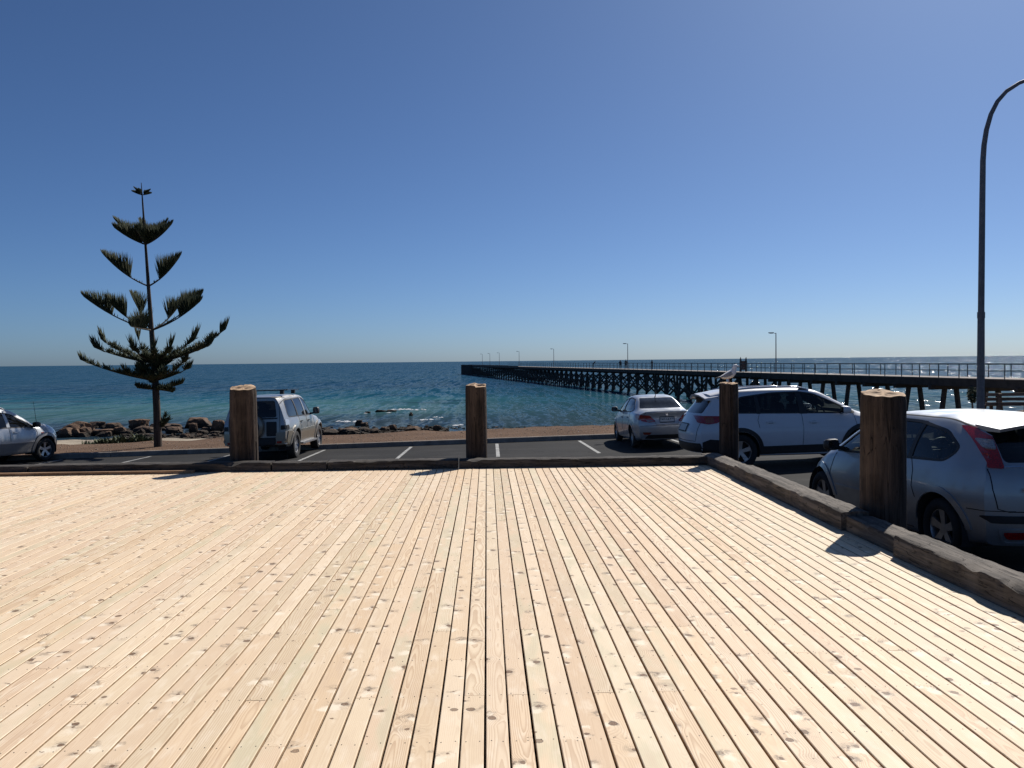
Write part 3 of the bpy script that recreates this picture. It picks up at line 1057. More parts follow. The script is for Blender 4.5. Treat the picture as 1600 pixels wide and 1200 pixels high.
mb = MB(); mb.box((0, 0, 0.02), (0.36, 0.36, 0.04)); mb.build("base_plate", MAT['lamp_steel'], root)

# bench beyond the lamp
MAT['bench_wood'] = mat_old_wood("bench_timber", (0.11, 0.085, 0.062), (0.26, 0.205, 0.155), 'X', bump=0.4)
bx, by = 19.75, 29.4
zb_ = land_z(bx, by)
root = thing("park_bench", "long timber slat bench near the foot of the street lamp", "bench", (bx, by, zb_), (0, 0, R(-3)))
for z in (0.66, 0.49, 0.32):
    mb = MB(); mb.box((0, -0.22 + (0.66 - z) * 0.18, z + 0.10), (3.4, 0.045, 0.115)); mb.build("back_slat", MAT['bench_wood'], root)
for yy in (-0.02, 0.12, 0.26):
    mb = MB(); mb.box((0, yy, 0.36), (3.4, 0.12, 0.045)); mb.build("seat_slat", MAT['bench_wood'], root)
for xx in (-1.25, 0.0, 1.25):
    mb = MB(); mb.beam((xx, -0.12, -0.1), (xx, -0.27, 0.80), 0.11, 0.09); mb.build("back_post", MAT['bench_wood'], root)
    mb = MB(); mb.beam((xx, 0.28, -0.1), (xx, 0.28, 0.335), 0.09, 0.09); mb.build("leg", MAT['bench_wood'], root)

# ================================================================== gull on the corner post
MAT['gull_white'] = simple("gull_white", (0.80, 0.79, 0.78), 0.8, var=0.06)
MAT['gull_grey'] = simple("gull_grey", (0.30, 0.305, 0.32), 0.75, var=0.12)
MAT['gull_black'] = simple("gull_black", (0.03, 0.03, 0.032), 0.7)
MAT['gull_red'] = simple("gull_red", (0.22, 0.06, 0.03), 0.5)

def loft(sections, mat, name, parent, n=14, smooth=60):
    """sections: (centre, ry, rz) along a body, elliptical rings in the plane across the local path (x-z plane path)"""
    mb = MB()
    vs_ = []
    S = len(sections)
    for i, (c, ry, rz) in enumerate(sections):
        a, d = Vector(sections[max(0, i - 1)][0]), Vector(sections[min(S - 1, i + 1)][0])
        t_ = (d - a).normalized()
        up_ = Vector((0, 1, 0)).cross(t_).normalized() * -1
        for k in range(n):
            q = 2 * math.pi * k / n
            p = Vector(c) + Vector((0, 1, 0)) * (ry * math.cos(q)) + up_ * (rz * math.sin(q))
            vs_.append(p)
    fs = [tuple(range(n)), tuple((S - 1) * n + k for k in range(n - 1, -1, -1))]
    for i in range(S - 1):
        for k in range(n):
            k2 = (k + 1) % n
            fs.append((i * n + k, (i + 1) * n + k, (i + 1) * n + k2, i * n + k2))
    mb.add(vs_, fs)
    return mb.build(name, mat, parent, smooth=smooth)

gull = thing("seagull", "white and grey gull standing on the corner log post", "gull", (3.55, 12.03, 1.142), (0, 0, R(4)))
loft([((-0.150, 0, 0.085), 0.010, 0.004), ((-0.11, 0, 0.090), 0.030, 0.016), ((-0.06, 0, 0.095), 0.048, 0.040), ((-0.01, 0, 0.112), 0.055, 0.052), ((0.042, 0, 0.134), 0.055, 0.058),
      ((0.078, 0, 0.168), 0.046, 0.046), ((0.090, 0, 0.200), 0.036, 0.035), ((0.094, 0, 0.226), 0.035, 0.034), ((0.104, 0, 0.246), 0.034, 0.031), ((0.122, 0, 0.252), 0.027, 0.024), ((0.136, 0, 0.249), 0.012, 0.012)], MAT['gull_white'], "body", gull)
for s in (-1, 1):
    mb = MB()
    pr = [(0.055, 0.158, 0.046), (0.02, 0.170, 0.050), (-0.04, 0.142, 0.050), (-0.10, 0.108, 0.036), (-0.165, 0.078, 0.018), (-0.11, 0.085, 0.040), (-0.05, 0.088, 0.056), (0.01, 0.105, 0.061), (0.045, 0.13, 0.058)]
    m_ = len(pr)
    c_ = (-0.03, s * 0.062, 0.125)
    mb.add([(x, s * y, z) for x, z, y in pr] + [c_], [(i, (i + 1) % m_, m_) for i in range(m_)])
    mb.build("wing", MAT['gull_grey'], gull, smooth=70)
    mb = MB(); mb.beam((-0.10, s * 0.032, 0.098), (-0.195, s * 0.008, 0.066), 0.012, 0.016); mb.build("wing_tip", MAT['gull_black'], gull)
    mb = MB(); mb.tube([(0.0, s * 0.022, 0.07), (0.005, s * 0.022, 0.035), (0.002, s * 0.022, 0.0)], 0.0045, 6)
    mb.beam((0.002, s * 0.022, 0.003), (0.035, s * 0.028, 0.003), 0.018, 0.004); mb.build("leg", MAT['gull_red'], gull)
    mb = MB(); mb.lathe([(0.0005, -0.004), (0.004, 0), (0.0005, 0.004)], 'Y', (0.118, s * 0.028, 0.256), 8); mb.build("eye", MAT['gull_black'], gull)
mb = MB(); mb.tube([(0.132, 0, 0.248), (0.154, 0, 0.245), (0.168, 0, 0.238)], [0.009, 0.006, 0.001], 8); mb.build("beak", MAT['gull_red'], gull, smooth=60)
# ================================================================== vehicles
def paint(name, col, rough=0.3, metallic=0.65, dirt=0.12):
    m = M(name)
    t = NT(m)
    o = t.obj()
    nz_ = t.noise(o, 3.0, 5, 0.65)
    fl = t.noise(o, 900.0, 0)
    z = t.sep(o)[2]
    c = t.mix(t.ss(fl, 0.4, 0.7, 0.0, 0.12), col, tuple(min(1, x * 1.5) for x in col))
    c = t.mix(t.m('MULTIPLY', t.ss(nz_, 0.4, 0.7), t.ss(z, 0.25, 0.75, dirt * 3.0, dirt * 0.4)), c, (0.17, 0.145, 0.115))
    r_ = t.m('MULTIPLY_ADD', t.ss(nz_, 0.35, 0.7), 0.16, rough)
    t.bsdf(c, r_, metallic, None, Coat_Weight=0.6, Coat_Roughness=0.06)
    return m

def glass(name, tint, tr=1.0):
    m = M(name)
    t = NT(m)
    o = t.obj()
    dust = t.noise(o, 4.0, 5, 0.6)
    a = t.n("ShaderNodeBsdfTransparent", {'Color': tint}).outputs[0]
    g = t.n("ShaderNodeBsdfGlossy", {'Color': (1, 1, 1), 'Roughness': 0.03}).outputs[0]
    d = t.n("ShaderNodeBsdfDiffuse", {'Color': (0.20, 0.19, 0.17)}).outputs[0]
    fr = t.n("ShaderNodeFresnel", {'IOR': 1.5}).outputs[0]
    mx = t.n("ShaderNodeMixShader", {0: fr, 1: a, 2: g}).outputs[0]
    mx = t.n("ShaderNodeMixShader", {0: t.ss(dust, 0.35, 0.75, 0.01, 0.05), 1: mx, 2: d}).outputs[0]
    t.t.links.new(mx, t.out.inputs[0])
    return m

MAT['p_silver'] = paint("silver_paint", (0.355, 0.37, 0.385), 0.32, 0.6)
MAT['p_silver_warm'] = paint("champagne_paint", (0.36, 0.345, 0.315), 0.32, 0.65)
MAT['p_gold'] = paint("gold_lower_paint", (0.30, 0.265, 0.205), 0.34, 0.6)
MAT['p_white'] = paint("white_paint", (0.62, 0.63, 0.66), 0.35, 0.0, 0.08)
MAT['p_sedan'] = paint("pale_silver_paint", (0.40, 0.42, 0.445), 0.32, 0.5)
MAT['p_grey'] = paint("grey_cladding_paint", (0.15, 0.15, 0.155), 0.45, 0.4)
MAT['trim'] = simple("black_trim", (0.016, 0.016, 0.017), 0.55)
MAT['seam'] = simple("panel_gap", (0.008, 0.008, 0.008), 0.9)
MAT['cabin'] = simple("dark_cabin", (0.03, 0.03, 0.032), 0.9)
MAT['seat'] = simple("seat_cloth", (0.05, 0.05, 0.053), 0.95)
MAT['tyre'] = simple("tyre_rubber", (0.02, 0.02, 0.02), 0.85, var=0.3, bump=0.3)
MAT['alloy'] = simple("alloy", (0.42, 0.42, 0.43), 0.35, 0.8)
MAT['glass'] = glass("tinted_glass", (0.38, 0.42, 0.43))
MAT['glass_dark'] = glass("privacy_glass", (0.10, 0.11, 0.12))
MAT['glass_clear'] = glass("clear_glass", (0.55, 0.62, 0.60))
MAT['chrome'] = simple("chrome", (0.6, 0.6, 0.62), 0.15, 1.0, var=0.05)
MAT['plate'] = simple("number_plate", (0.60, 0.60, 0.58), 0.6, var=0.05)
MAT['plate_black'] = simple("plate_characters", (0.01, 0.01, 0.01), 0.6)
MAT['hub_dark'] = simple("hub_dark", (0.012, 0.012, 0.013), 0.7)
MAT['mirror'] = simple("mirror_glass", (0.10, 0.105, 0.11), 0.08, 0.9, var=0.02)

def lens(name, col, rough=0.12):
    m = M(name)
    t = NT(m)
    o = t.obj()
    v = t.n("ShaderNodeTexVoronoi", {'Vector': o, 'Scale': 90.0}).outputs['Distance']
    c = t.mix(t.ss(v, 0.1, 0.7), col, tuple(x * 0.45 for x in col))
    t.bsdf(c, rough, 0.0, t.bump(v, 0.12, 0.004), Coat_Weight=1.0, Coat_Roughness=0.04)
    return m
MAT['red'] = lens("red_lens", (0.52, 0.010, 0.012))
MAT['amber'] = lens("amber_lens", (0.50, 0.10, 0.03))
MAT['clear'] = lens("clear_lens", (0.42, 0.43, 0.45))
MAT['lamp_white'] = lens("white_lamp_lens", (0.62, 0.64, 0.68))
MAT['reflector'] = lens("reflector", (0.30, 0.045, 0.025))

def pchip(xk, yk, x):
    xk, yk = np.array(xk, float), np.array(yk, float)
    h = np.diff(xk); d = np.diff(yk) / h
    m = np.zeros_like(yk)
    for i in range(1, len(xk) - 1):
        if d[i - 1] * d[i] > 0:
            w1, w2 = 2 * h[i] + h[i - 1], h[i] + 2 * h[i - 1]
            m[i] = (w1 + w2) / (w1 / d[i - 1] + w2 / d[i])
    m[0], m[-1] = d[0], d[-1]
    x = min(max(x, xk[0]), xk[-1])
    i = min(max(int(np.searchsorted(xk, x)) - 1, 0), len(h) - 1)
    t = (x - xk[i]) / h[i]
    return float((2 * t**3 - 3 * t**2 + 1) * yk[i] + (t**3 - 2 * t**2 + t) * h[i] * m[i] + (-2 * t**3 + 3 * t**2) * yk[i + 1] + (t**3 - t**2) * h[i] * m[i + 1])

def curve(pts):
    xk, yk = [p[0] for p in pts], [p[1] for p in pts]
    return lambda x: pchip(xk, yk, x)

def smooth01(t):
    t = min(max(t, 0.0), 1.0)
    return t * t * (3 - 2 * t)

class Car:
    """Body lofted from section curves; openings, lamps, seams and glass are laid on the true surface."""
    def __init__(self, name, label, cat, loc, heading, spec, group):
        self.s = spec
        self.root = thing(name, label, cat, loc, group=group)
        # tilt with the ground
        nrm = Vector((-GB, -GC, 1)).normalized()
        fwd = Vector((math.cos(heading), math.sin(heading), 0))
        fwd = (fwd - nrm * fwd.dot(nrm)).normalized()
        left = nrm.cross(fwd)
        m = Matrix((fwd, left, nrm)).transposed()
        self.root.rotation_euler = m.to_euler()
        self.c = {k: curve(v) for k, v in spec['c'].items()}
        self.L = spec['L']
        self.body_mesh = self.loft_mesh(0.0, None)
        bm = bmesh.new(); bm.from_mesh(self.body_mesh)
        self.bvh = BVHTree.FromBMesh(bm)
        bm.free()
        self.cut = []

    # -- section: half ring from bottom centre to top centre
    def ring(self, x, inset, zfloor):
        c = self.c
        zb, zt, ze = c['zb'](x), c['ztop'](x) - inset, c['zbelt'](x)
        wl, wm, wb, wt = c['wlow'](x) - inset, c['wmid'](x) - inset, c['wbelt'](x) - inset, c['wtop'](x) - inset
        ed = c['edge'](x)
        ze = min(ze, zt - 0.03)
        zte = max(zt - ed, ze + 0.012)
        if zfloor is not None:
            zb = zfloor
        hm = ze - zb
        bul = c['bulge'](x)
        P = [(0, zb), (wl * 0.5, zb), (wl - 0.07, zb), (wl - 0.012, zb + 0.045), (wl, zb + 0.12), (wm, zb + 0.46 * hm), (wm - 0.002, zb + 0.68 * hm), (wm * 0.4 + wb * 0.6, zb + 0.90 * hm), (wb, ze),
             (wb + (wt - wb) * 0.33 + bul, ze + (zte - ze) * 0.36), (wb + (wt - wb) * 0.68 + bul, ze + (zte - ze) * 0.72), (wt, zte), (wt - 0.055, zte + (zt - zte) * 0.55), (wt - 0.17, zte + (zt - zte) * 0.86), (wt * 0.38, zt - 0.004), (0, zt)]
        # Catmull-Rom upsample
        out = []
        n = len(P)
        for i in range(n - 1):
            p0, p1, p2, p3 = P[max(i - 1, 0)], P[i], P[i + 1], P[min(i + 2, n - 1)]
            for t in (0.0, 0.5):
                if t == 0.0:
                    out.append(p1)
                else:
                    # half tension keeps creases from ringing
                    f = lambda a, b, c_, d: (b + c_) / 2 + ((b - a) - (d - c_)) * 0.045
                    out.append((f(p0[0], p1[0], p2[0], p3[0]), f(p0[1], p1[1], p2[1], p3[1])))
        out.append(P[-1])
        return out

    def xoff(self, x, y, z):
        """shear of both ends: x offset at nominal station x"""
        s, h = self.s, self.L / 2
        yr = min(abs(y) / max(self.c['wmid'](x), 0.3), 1.0)
        rx = pchip(*zip(*s['rear']), z) + s.get('rround', 0.16) * yr ** 3.2
        fx = pchip(*zip(*s['front']), z) - s.get('fround', 0.30) * yr ** 2.6
        R_, F_ = s.get('rfade', 1.2), s.get('ffade', 1.2)
        return x + rx * (1 - smooth01((x + h) / R_)) + fx * (1 - smooth01((h - x) / F_))

    def loft_mesh(self, inset, rng, zfloor=None):
        h = self.L / 2
        xs_ = list(np.linspace(-h, h, 61)) if rng is None else list(np.linspace(rng[0], rng[1], 40))
        vs_, fs = [], []
        rings = []
        for x in xs_:
            r_ = self.ring(x, inset, zfloor)
            full = [(-y, z) for y, z in reversed(r_[1:-1])]  # right side, top->bottom excluding centre points
            ring = r_ + full                                 # bottom centre .. left .. top centre .. right .. bottom
            rings.append([(self.xoff(x, y, z), y, z) for y, z in ring])
        n = len(rings[0])
        for rg in rings: vs_ += rg
        for i in range(len(rings) - 1):
            for k in range(n):
                k2 = (k + 1) % n
                fs.append((i * n + k, (i + 1) * n + k, (i + 1) * n + k2, i * n + k2))
        half = (n + 2) // 2
        def cap(base, x, flip):
            M_ = 9
            rows = []
            for v in range(1, half - 1):
                a = base + v                       # left side vertex
                b_ = base + (n - v)                # mirrored right vertex
                y0, z0 = vs_[a][1], vs_[a][2]
                row = [a]
                for q in range(1, M_):
                    yy = y0 * (1 - 2 * q / M_)
                    vs_.append((self.xoff(x, yy, z0), yy, z0))
                    row.append(len(vs_) - 1)
                row.append(b_)
                rows.append(row)
            for r0, r1 in zip(rows, rows[1:]):
                for q in range(M_):
                    f = (r0[q], r0[q + 1], r1[q + 1], r1[q])
                    fs.append(f if not flip else f[::-1])
            for row, cv in ((rows[0], base), (rows[-1], base + half - 1)):
                for q in range(M_):
                    fs.append((row[q], row[q + 1], cv))
        cap(0, xs_[0], False)
        cap((len(rings) - 1) * n, xs_[-1], True)
        me = bpy.data.meshes.new("body")
        me.from_pydata(vs_, [], fs)
        bm = bmesh.new(); bm.from_mesh(me)
        bmesh.ops.remove_doubles(bm, verts=bm.verts, dist=0.0004)
        bmesh.ops.dissolve_degenerate(bm, edges=bm.edges, dist=0.0003)
        bmesh.ops.recalc_face_normals(bm, faces=bm.faces)
        bm.to_mesh(me); bm.free()
        return me

    # -- projection of a flat outline onto the body
    def cast(self, view, a, b_):
        if view == 'L': o, d = Vector((a, 4, b_)), Vector((0, -1, 0))
        elif view == 'R': o, d = Vector((a, -4, b_)), Vector((0, 1, 0))
        elif view == 'B': o, d = Vector((-6, a, b_)), Vector((1, 0, 0))
        elif view == 'F': o, d = Vector((6, a, b_)), Vector((-1, 0, 0))
        else: o, d = Vector((a, b_, 5)), Vector((0, 0, -1))
        hit, nrm, _, _ = self.bvh.ray_cast(o, d)
        if hit is None:
            far = o + d * (3.2 if view in 'LR' else (4.0 if view in 'BF' else 3.6))
            hit, nrm, _, _ = self.bvh.find_nearest(far)
        if nrm.dot(d) > 0: nrm = -nrm
        return hit, nrm

    def panel(self, name, view, poly, mat, off=0.004, parent=None, depth=0.012, fine=0.07, round_=0.0, smooth=40):
        if round_: poly = rpoly(poly, round_)
        bm = bmesh.new()
        vs_ = [bm.verts.new((p[0], p[1], 0)) for p in poly]
        f = bm.faces.new(vs_)
        bmesh.ops.triangulate(bm, faces=[f])
        for _ in range(7):
            le = [e for e in bm.edges if e.calc_length() > fine]
            if not le: break
            bmesh.ops.subdivide_edges(bm, edges=le, cuts=1)
            bmesh.ops.triangulate(bm, faces=bm.faces)
        dirs = []
        for v in bm.verts:
            hit, nrm = self.cast(view, v.co.x, v.co.y)
            dirs.append((v, hit + nrm * off, hit - nrm * (depth - off)))
        back = {}
        edges = [e for e in bm.edges if len(e.link_faces) == 1]
        for v, p, q in dirs: v.co = p
        low = {v: q for v, p, q in dirs}
        for e in edges:
            for v in e.verts:
                if v not in back: back[v] = bm.verts.new(low[v])
        for e in edges:
            bm.faces.new((e.verts[0], e.verts[1], back[e.verts[1]], back[e.verts[0]]))
        bmesh.ops.recalc_face_normals(bm, faces=bm.faces)
        me = bpy.data.meshes.new(name)
        bm.to_mesh(me); bm.free()
        # outward orientation
        me.materials.append(mat)
        me.shade_smooth(); me.set_sharp_from_angle(angle=R(smooth))
        return link(bpy.data.objects.new(name, me), parent or self.root)

    def strip(self, name, view, pts, w, mat, off=0.003, parent=None, depth=0.01):
        """narrow band along a polyline in view coordinates"""
        n = len(pts)
        a, b_ = [], []
        for i in range(n):
            p, q = Vector(pts[max(i - 1, 0)]), Vector(pts[min(i + 1, n - 1)])
            d = (q - p).normalized()
            nn = Vector((-d.y, d.x)) * (w / 2)
            a.append(tuple(Vector(pts[i]) + nn)); b_.append(tuple(Vector(pts[i]) - nn))
        return self.panel(name, view, a + b_[::-1], mat, off, parent, depth, 0.035)

    def sheet(self, name, view, poly, mat, off=0.0, parent=None, fine=0.08):
        """glass pane: one sheet following the body surface"""
        bm = bmesh.new()
        f = bm.faces.new([bm.verts.new((p[0], p[1], 0)) for p in poly])
        bmesh.ops.triangulate(bm, faces=[f])
        for _ in range(6):
            le = [e for e in bm.edges if e.calc_length() > fine]
            if not le: break
            bmesh.ops.subdivide_edges(bm, edges=le, cuts=1)
            bmesh.ops.triangulate(bm, faces=bm.faces)
        for v in bm.verts:
            hit, nrm = self.cast(view, v.co.x, v.co.y)
            v.co = hit + nrm * off
        bmesh.ops.recalc_face_normals(bm, faces=bm.faces)
        bm.normal_update()
        out = {'L': Vector((0, 1, 0)), 'R': Vector((0, -1, 0)), 'B': Vector((-1, 0, 0)), 'F': Vector((1, 0, 0)), 'T': Vector((0, 0, 1))}[view]
        if sum(f.normal.dot(out) * f.calc_area() for f in bm.faces) < 0:
            bmesh.ops.reverse_faces(bm, faces=bm.faces)
        me = bpy.data.meshes.new(name)
        bm.to_mesh(me); bm.free()
        me.materials.append(mat)
        me.shade_smooth()
        return link(bpy.data.objects.new(name, me), parent or self.root)

    def prism(self, view, poly, lo, hi):
        n = len(poly)
        if view == 'S': P = [(a, y, b_) for y in (lo, hi) for a, b_ in poly]
        else: P = [(x, a, b_) for x in (lo, hi) for a, b_ in poly]
        mb = MB()
        mb.add(P, [tuple(range(n)), tuple(range(2 * n - 1, n - 1, -1))] + [(i, (i + 1) % n, n + (i + 1) % n, n + i) for i in range(n)])
        return mb

    def finish_body(self, mat, cavity, openings, wheels, arch_r):
        """hollow the cabin, open the windows, cut the wheel arches"""
        body = bpy.data.objects.new("body", self.body_mesh)
        COL.objects.link(body)
        self.body_mesh.materials.append(mat)
        self.body_mesh.materials.append(MAT['cabin'])
        cutters = []
        cav = bpy.data.objects.new("cut", self.loft_mesh(0.055, cavity[0], cavity[1]))
        cutters.append([cav])
        ops = []
        for mb in openings:
            me = mb.mesh("cut")
            ops.append(bpy.data.objects.new("cut", me))
        cutters.append(ops)
        wc = []
        for (x, z) in wheels:
            for s in (-1, 1):
                mb = MB()
                mb.lathe([(0.001, s * 0.50), (arch_r, s * 0.50), (arch_r, s * 1.3), (0.001, s * 1.3)], 'Y', (x, 0, z), 36)
                wc.append(bpy.data.objects.new("cut", mb.mesh("cut")))
        cutters.append(wc)
        for grp in cutters:
            for o in grp:
                bm = bmesh.new(); bm.from_mesh(o.data)
                bmesh.ops.remove_doubles(bm, verts=bm.verts, dist=0.0015)
                bmesh.ops.recalc_face_normals(bm, faces=bm.faces)
                bm.to_mesh(o.data); bm.free()
                o.data.materials.clear()
                o.data.materials.append(MAT['cabin'])
                COL.objects.link(o)
                md = body.modifiers.new("b", 'BOOLEAN')
                md.operation = 'DIFFERENCE'; md.solver = 'EXACT'; md.object = o
                md.material_mode = 'TRANSFER'
        dg = bpy.context.evaluated_depsgraph_get()
        dg.update()
        me = bpy.data.meshes.new_from_object(body.evaluated_get(dg))
        for grp in cutters:
            for o in grp: bpy.data.objects.remove(o)
        bpy.data.objects.remove(body)
        me.name = "body"
        me.shade_smooth(); me.set_sharp_from_angle(angle=R(32))
        self.body = link(bpy.data.objects.new("body", me), self.root)
        for (x, z) in wheels:
            for s in (-1, 1):
                mb = MB()
                mb.lathe([(arch_r - 0.003, s * (self.c['wmid'](x) - 0.035)), (arch_r - 0.003, s * 0.495), (0.002, s * 0.495)], 'Y', (x, 0, z), 36)
                mb.v = [(a, b_, max(c_, z - 0.12)) for a, b_, c_ in mb.v]
                mb.build("arch_liner", MAT['cabin'], self.root, smooth=40, fix=False)
        return self.body

    def wheel(self, x, z, side, ytrack, r, w, spokes, rim_r, style='five', steer=0.0):
        y = side * ytrack
        mb = MB()
        hw = w / 2
        prof = [(rim_r, -hw * 0.8), (rim_r + 0.012, -hw * 0.93), ((r + rim_r) / 2, -hw * 1.03), (r - 0.02, -hw * 0.92), (r, -hw * 0.66), (r + 0.003, 0), (r, hw * 0.66), (r - 0.02, hw * 0.92), ((r + rim_r) / 2, hw * 1.03), (rim_r + 0.012, hw * 0.93), (rim_r, hw * 0.8)]
        mb.lathe(prof, 'Y', (0, 0, 0), 40)
        ty = mb.build("wheel", MAT['tyre'], self.root, smooth=40)
        ty.location = (x, y, z)
        ty.rotation_euler.z = steer
        o_ = side * hw * 0.72     # outer face
        mb = MB()
        mb.lathe([(rim_r + 0.004, -side * hw * 0.8), (rim_r - 0.012, -side * hw * 0.6), (rim_r - 0.02, o_ * 0.55), (rim_r - 0.006, o_), (rim_r + 0.004, o_ * 1.02)], 'Y', (0, 0, 0), 40)
        mb.lathe([(0.001, o_ * 0.72), (0.055, o_ * 0.74), (0.065, o_ * 0.55), (0.065, o_ * 0.2)], 'Y', (0, 0, 0), 20)
        for k in range(spokes):
            a = 2 * math.pi * k / spokes + 0.3
            ws, we = (0.042, 0.062) if style == 'five' else ((0.05, 0.095) if style == 'six' else (0.028, 0.03))
            ca, sa = math.cos(a), math.sin(a)
            ps = []
            for rr, ww, yy in ((0.045, ws, o_ * 0.72), (rim_r * 0.6, (ws + we) / 2 * 0.95, o_ * 0.80), (rim_r - 0.008, we, o_ * 0.93)):
                for sgn in (-1, 1):
                    for dep in (0, 0.028):
                        ps.append((ca * rr - sa * sgn * ww / 1.0 * 0.8, yy - side * dep, sa * rr + ca * sgn * ww * 0.8))
            f = []
            for q in (0, 4):
                f += [(q, q + 2, q + 6, q + 4), (q + 1, q + 5, q + 7, q + 3), (q, q + 4, q + 5, q + 1), (q + 2, q + 3, q + 7, q + 6)]
            mb.add(ps, f)
        mb.build("rim", MAT['alloy'], ty, smooth=30)
        mb = MB()
        mb.lathe([(0.001, -side * 0.02), (rim_r - 0.015, -side * 0.02), (rim_r - 0.015, -side * 0.035)], 'Y', (0, 0, 0), 28)
        mb.build("brake_disc", MAT['hub_dark'], ty, smooth=30)
        return ty

    def seat_at(self, x, y, z, name="seat", w=0.50, hgt=0.62):
        mb = MB()
        lean = 0.16
        sec = [(0.0, 0.10, w / 2 - 0.02), (0.25 * hgt, 0.11, w / 2), (0.7 * hgt, 0.095, w / 2 - 0.01), (0.98 * hgt, 0.07, w / 2 - 0.08), (hgt, 0.02, w / 2 - 0.12)]
        vs_ = []
        for (zz, t_, hw) in sec:
            for k in range(12):
                a = 2 * math.pi * k / 12
                vs_.append((x - lean * zz + t_ * math.cos(a), y + hw * (abs(math.sin(a)) ** 0.6) * (1 if math.sin(a) >= 0 else -1), z + zz))
        fs = [tuple(range(11, -1, -1)), tuple(4 * 12 + k for k in range(12))]
        for i in range(4):
            for k in range(12):
                k2 = (k + 1) % 12
                fs.append((i * 12 + k, i * 12 + k2, (i + 1) * 12 + k2, (i + 1) * 12 + k))
        mb.add(vs_, fs)
        st = mb.build(name, MAT['seat'], self.root, smooth=50)
        mb = MB()
        hz, hx = z + hgt + 0.11, x - lean * (hgt + 0.1)
        mb.lathe([(0.001, -0.11), (0.06, -0.10), (0.075, 0), (0.06, 0.10), (0.001, 0.11)], 'Y', (hx, y, hz), 14)
        mb.beam((hx, y - 0.05, hz - 0.16), (hx, y - 0.05, hz), 0.012)
        mb.beam((hx, y + 0.05, hz - 0.16), (hx, y + 0.05, hz), 0.012)
        mb.build("headrest", MAT['seat'], st, smooth=50)
        return st

    def steering(self, x, y, z):
        mb = MB()
        n = 24
        tilt = R(25)
        pts = []
        for k in range(n + 1):
            a = 2 * math.pi * k / n
            pts.append((x + 0.18 * math.sin(a) * -math.sin(tilt), y + 0.18 * math.cos(a), z + 0.18 * math.sin(a) * math.cos(tilt)))
        mb.tube(pts, 0.017, 6, cap=False)
        mb.beam((x, y - 0.17, z), (x, y + 0.17, z), 0.03)
        mb.beam((x, y, z - 0.15), (x, y, z), 0.03)
        mb.beam((x, y, z), (x + 0.35, y, z - 0.16), 0.05)
        mb.build("steering_wheel", MAT['trim'], self.root, smooth=50)

    def door_mirror(self, x, side, z, yb, mat, size=(0.10, 0.20, 0.15), down=0.0):
        sx, sy, sz = size
        y0 = side * yb
        mb = MB()
        vs_ = []
        prof = [(0.0, 0.75, 0.9), (0.35, 1.0, 1.0), (0.75, 0.9, 0.85), (1.0, 0.55, 0.5)]
        n = 14
        for (t_, ky, kz) in prof:
            for k in range(n):
                a = 2 * math.pi * k / n
                f = lambda v: (abs(v) ** 0.55) * (1 if v >= 0 else -1)
                vs_.append((x + t_ * sx * 1.6, y0 + side * (sy / 2 + 0.02) + f(math.cos(a)) * ky * sy / 2, z + sz / 2 + f(math.sin(a)) * kz * sz / 2))
        fs = [tuple(range(n)), tuple(3 * n + k for k in range(n - 1, -1, -1))]
        for i in range(3):
            for k in range(n):
                k2 = (k + 1) % n
                fs.append((i * n + k, i * n + k2, (i + 1) * n + k2, (i + 1) * n + k))
        mb.add(vs_, fs)
        m = mb.build("door_mirror", mat, self.root, smooth=45)
        mb = MB()
        mb.box((x - 0.003, y0 + side * (sy / 2 + 0.02), z + sz / 2), (0.004, sy * 0.66, sz * 0.74))
        mb.build("mirror_glass", MAT['mirror'], m)
        mb = MB()
        mb.beam((x + sx * 0.6, y0 - side * 0.12, z + 0.0), (x + sx * 0.6, y0 + side * 0.06, z + 0.04), 0.07, 0.05)
        mb.build("mirror_arm", MAT['trim'], m)
        return m

    def handle(self, view, x, z, mat, w=0.20):
        """recess shade patch and pull"""
        self.panel("handle_shade", view, rpoly([(x - w * 0.30, z - 0.024), (x + w * 0.26, z - 0.024), (x + w * 0.26, z + 0.026), (x - w * 0.30, z + 0.026)], 0.02), MAT['p_grey'], 0.0015, None, 0.006)  # flat grey patch: shade behind the pull put into the colour
        return self.panel("door_handle", view, rpoly([(x - w / 2, z - 0.013), (x + w / 2, z - 0.013), (x + w / 2, z + 0.017), (x - w / 2, z + 0.017)], 0.012), mat, 0.032, None, 0.022)

    def seam(self, view, pts, w=0.007, parent=None):
        return self.strip("panel_gap", view, pts, w, MAT['seam'], 0.0035, parent, 0.008)

def rpoly(pts, r, n=5):
    out = []
    m = len(pts)
    for i in range(m):
        p0, p1, p2 = Vector(pts[i - 1]), Vector(pts[i]), Vector(pts[(i + 1) % m])
        a, b_ = (p0 - p1), (p2 - p1)
        ra = min(r, a.length * 0.45, b_.length * 0.45)
        q0, q1 = p1 + a.normalized() * ra, p1 + b_.normalized() * ra
        for k in range(n + 1):
            t = k / n
            out.append(tuple(q0 * (1 - t) ** 2 + p1 * 2 * t * (1 - t) + q1 * t ** 2))
    return out

def arc(cx, cz, r, a0, a1, n=16, ky=1.0):
    return [(cx + r * math.cos(R(a0 + (a1 - a0) * k / n)), cz + ky * r * math.sin(R(a0 + (a1 - a0) * k / n))) for k in range(n + 1)]

def shrink(poly, d):
    """scale an outline about its middle so each side moves in by about d"""
    cx = (min(p[0] for p in poly) + max(p[0] for p in poly)) / 2
    cz = (min(p[1] for p in poly) + max(p[1] for p in poly)) / 2
    sx = (max(p[0] for p in poly) - min(p[0] for p in poly)) / 2
    sz = (max(p[1] for p in poly) - min(p[1] for p in poly)) / 2
    return [(cx + (p[0] - cx) * (sx - d) / sx, cz + (p[1] - cz) * (sz - d) / sz) for p in poly]

